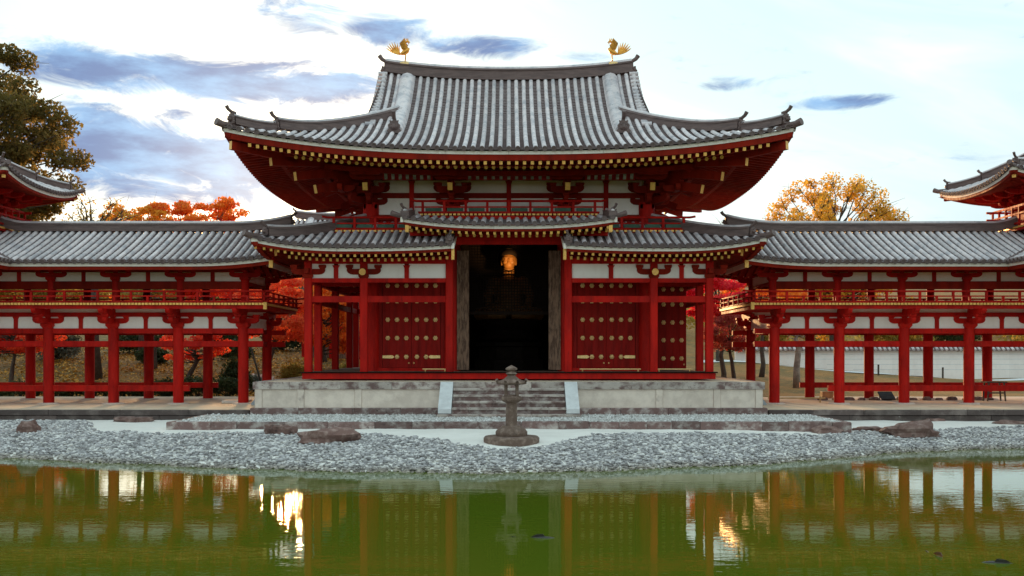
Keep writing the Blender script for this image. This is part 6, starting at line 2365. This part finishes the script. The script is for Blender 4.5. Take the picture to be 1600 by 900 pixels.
def shrub(label, x_, y_, rx, rz, leaf, n, per, ls_, seed, group, name='shrub'):
    r = np.random.default_rng(seed)
    z_ = float(ground_z(x_, y_))
    T = thing(name, (x_, y_, z_), label, 'shrub', group)
    d = r.normal(0, 1, (n, 3))
    d /= np.linalg.norm(d, axis=1)[:, None]
    d[:, 2] = np.abs(d[:, 2])
    cen = np.array((x_, y_, z_ + rz * 0.3)) + d * np.array((rx, rx * 0.8, rz * 0.75)) * r.uniform(0.5, 0.9, (n, 1))
    mb = MB()
    for c_ in cen[:10]:
        b0 = V((x_ + r.uniform(-.08, .08), y_, z_ - 0.05))
        mb.tube([b0, b0.lerp(V(c_), 0.5) + V((0, 0, -0.03)), V(c_)], [0.03, 0.022, 0.01], 5)
    mb.build('stems', 'bark', T)
    cr = min(rx, rz) * 0.38
    put('foliage', leaves_mesh('foliage', cen, np.full((n, 3), cr), per, ls_, leaf, r), T)
    return T


sh = [(-26.5, 9.6, .8, .55), (-24.8, 9.4, .9, .6), (-23.2, 9.7, .8, .55), (-21.6, 9.5, .9, .65), (-20.0, 9.3, .8, .5), (-18.4, 9.6, .9, .6), (-16.8, 9.4, .8, .55),
      (-15.3, 9.6, .85, .7), (-13.9, 9.5, .9, .85), (-12.5, 9.8, .9, .8)]
ORD = ('first', 'second', 'third', 'fourth', 'fifth', 'sixth', 'seventh', 'eighth', 'ninth', 'tenth', 'eleventh', 'twelfth', 'thirteenth', 'fourteenth')
for i, (x_, y_, rx, rz) in enumerate(sh):
    shrub('low dark hedge shrub behind the left gallery, %s from the left' % ORD[i], x_, y_, rx, rz, 'leaf_green', 30, 70, 0.06, 100 + i, 'low shrubs behind the left gallery')
shrub('round grey green shrub on the leaf covered slope', -27.9, 28.5, 1.5, 1.5, 'leaf_grey', 60, 120, 0.08, 120, None)
shrub('dark bushy shrub right of the last left gallery pillar', -13.1, 13.4, 0.75, 1.6, 'leaf_green', 50, 110, 0.06, 121, None)
shrub('clipped round shrub in the gap left of the hall', -11.2, 18.0, 0.75, 1.15, 'leaf_yellowgreen', 60, 110, 0.045, 122, None)
shrub('pale flowering bush low in the gap left of the hall', -12.6, 15.6, 0.7, 0.75, 'leaf_grey', 40, 90, 0.05, 123, None)
shrub('low olive shrub behind the hall seen through its left gallery', -8.3, 18.5, 0.8, 1.1, 'leaf_yellowgreen', 40, 100, 0.05, 124, None)
rock(-11.8, 14.2, 0.45, 0.3, 0.35, 'pale garden rock left of the platform corner', 31, 'stone_pale', 0.2).__setitem__('group', 'garden rocks')
rock(-13.0, 17.6, 0.9, 0.5, 0.5, 'wide layered garden rock behind the gap left of the hall', 32, 'stone', 0.2).__setitem__('group', 'garden rocks')

for i, (x_, y_, rx, rz) in enumerate(((-33.5, 31, 1.5, 1.6), (-30.6, 34, 1.3, 1.3), (-24.5, 33, 1.6, 1.5), (-21.6, 27, 1.0, 0.9), (-19.4, 35, 1.6, 1.7), (-17.0, 29, 1.1, 1.0), (-15.2, 34, 1.4, 1.5))):
    shrub('dark green bush high on the slope behind the left gallery, %s from the left' % ORD[i], x_, y_, rx, rz, 'leaf_green', 44, 90, 0.085, 140 + i, 'bushes on the left slope')

# leaning support pole and stick in the gap left of the hall
tag(MB().tube([(-12.55, 14.0, 3.15), (-11.9, 14.0, 0.95)], 0.045, 7).build('support_pole', 'bark'), 'dark leaning support pole in the gap left of the hall', 'pole')

# fallen leaves on the slope
N = 26000
lx = rng.uniform(-34, -6, N)
ly = rng.uniform(11.5, 40, N)
keep = rng.uniform(0, 1, N) < 0.35 + 0.65 * (np.sin(lx * 0.9 + 1) * np.sin(ly * 0.55) > -0.2)
lx, ly = lx[keep], ly[keep]
lz = ground_z(lx, ly)
cen = np.stack([lx, ly, lz + 0.0], 1)
r = np.random.default_rng(5)
me = leaves_mesh('fallen_leaves', cen, np.full((len(cen), 3), 0.02), 1, 0.085, 'leaf_litter', r, up=2.2)
tag(put('fallen_leaves', me), 'golden fallen leaves scattered over the slope', 'leaves', None, 'stuff')

# far wood that closes the view behind the garden
r = np.random.default_rng(9)
cen, val = [], []
for i in range(420):
    x_ = r.uniform(-95, 5) if i % 3 else r.uniform(5, 110)
    y_ = r.uniform(72, 110)
    g = float(ground_z(x_, y_))
    cen.append((x_, y_, g + r.uniform(0.2, 2.2 if x_ < 8 else 3.0)))
cen = np.array(cen)
rad = np.full((len(cen), 3), 2.3) * r.uniform(0.7, 1.2, (len(cen), 1))
tag(put('distant_wood', leaves_mesh('distant_wood', cen, rad, 110, 0.34, 'leaf_yellowgreen', r)), 'far olive and yellow wood closing the view behind the garden', 'wood', None, 'stuff')
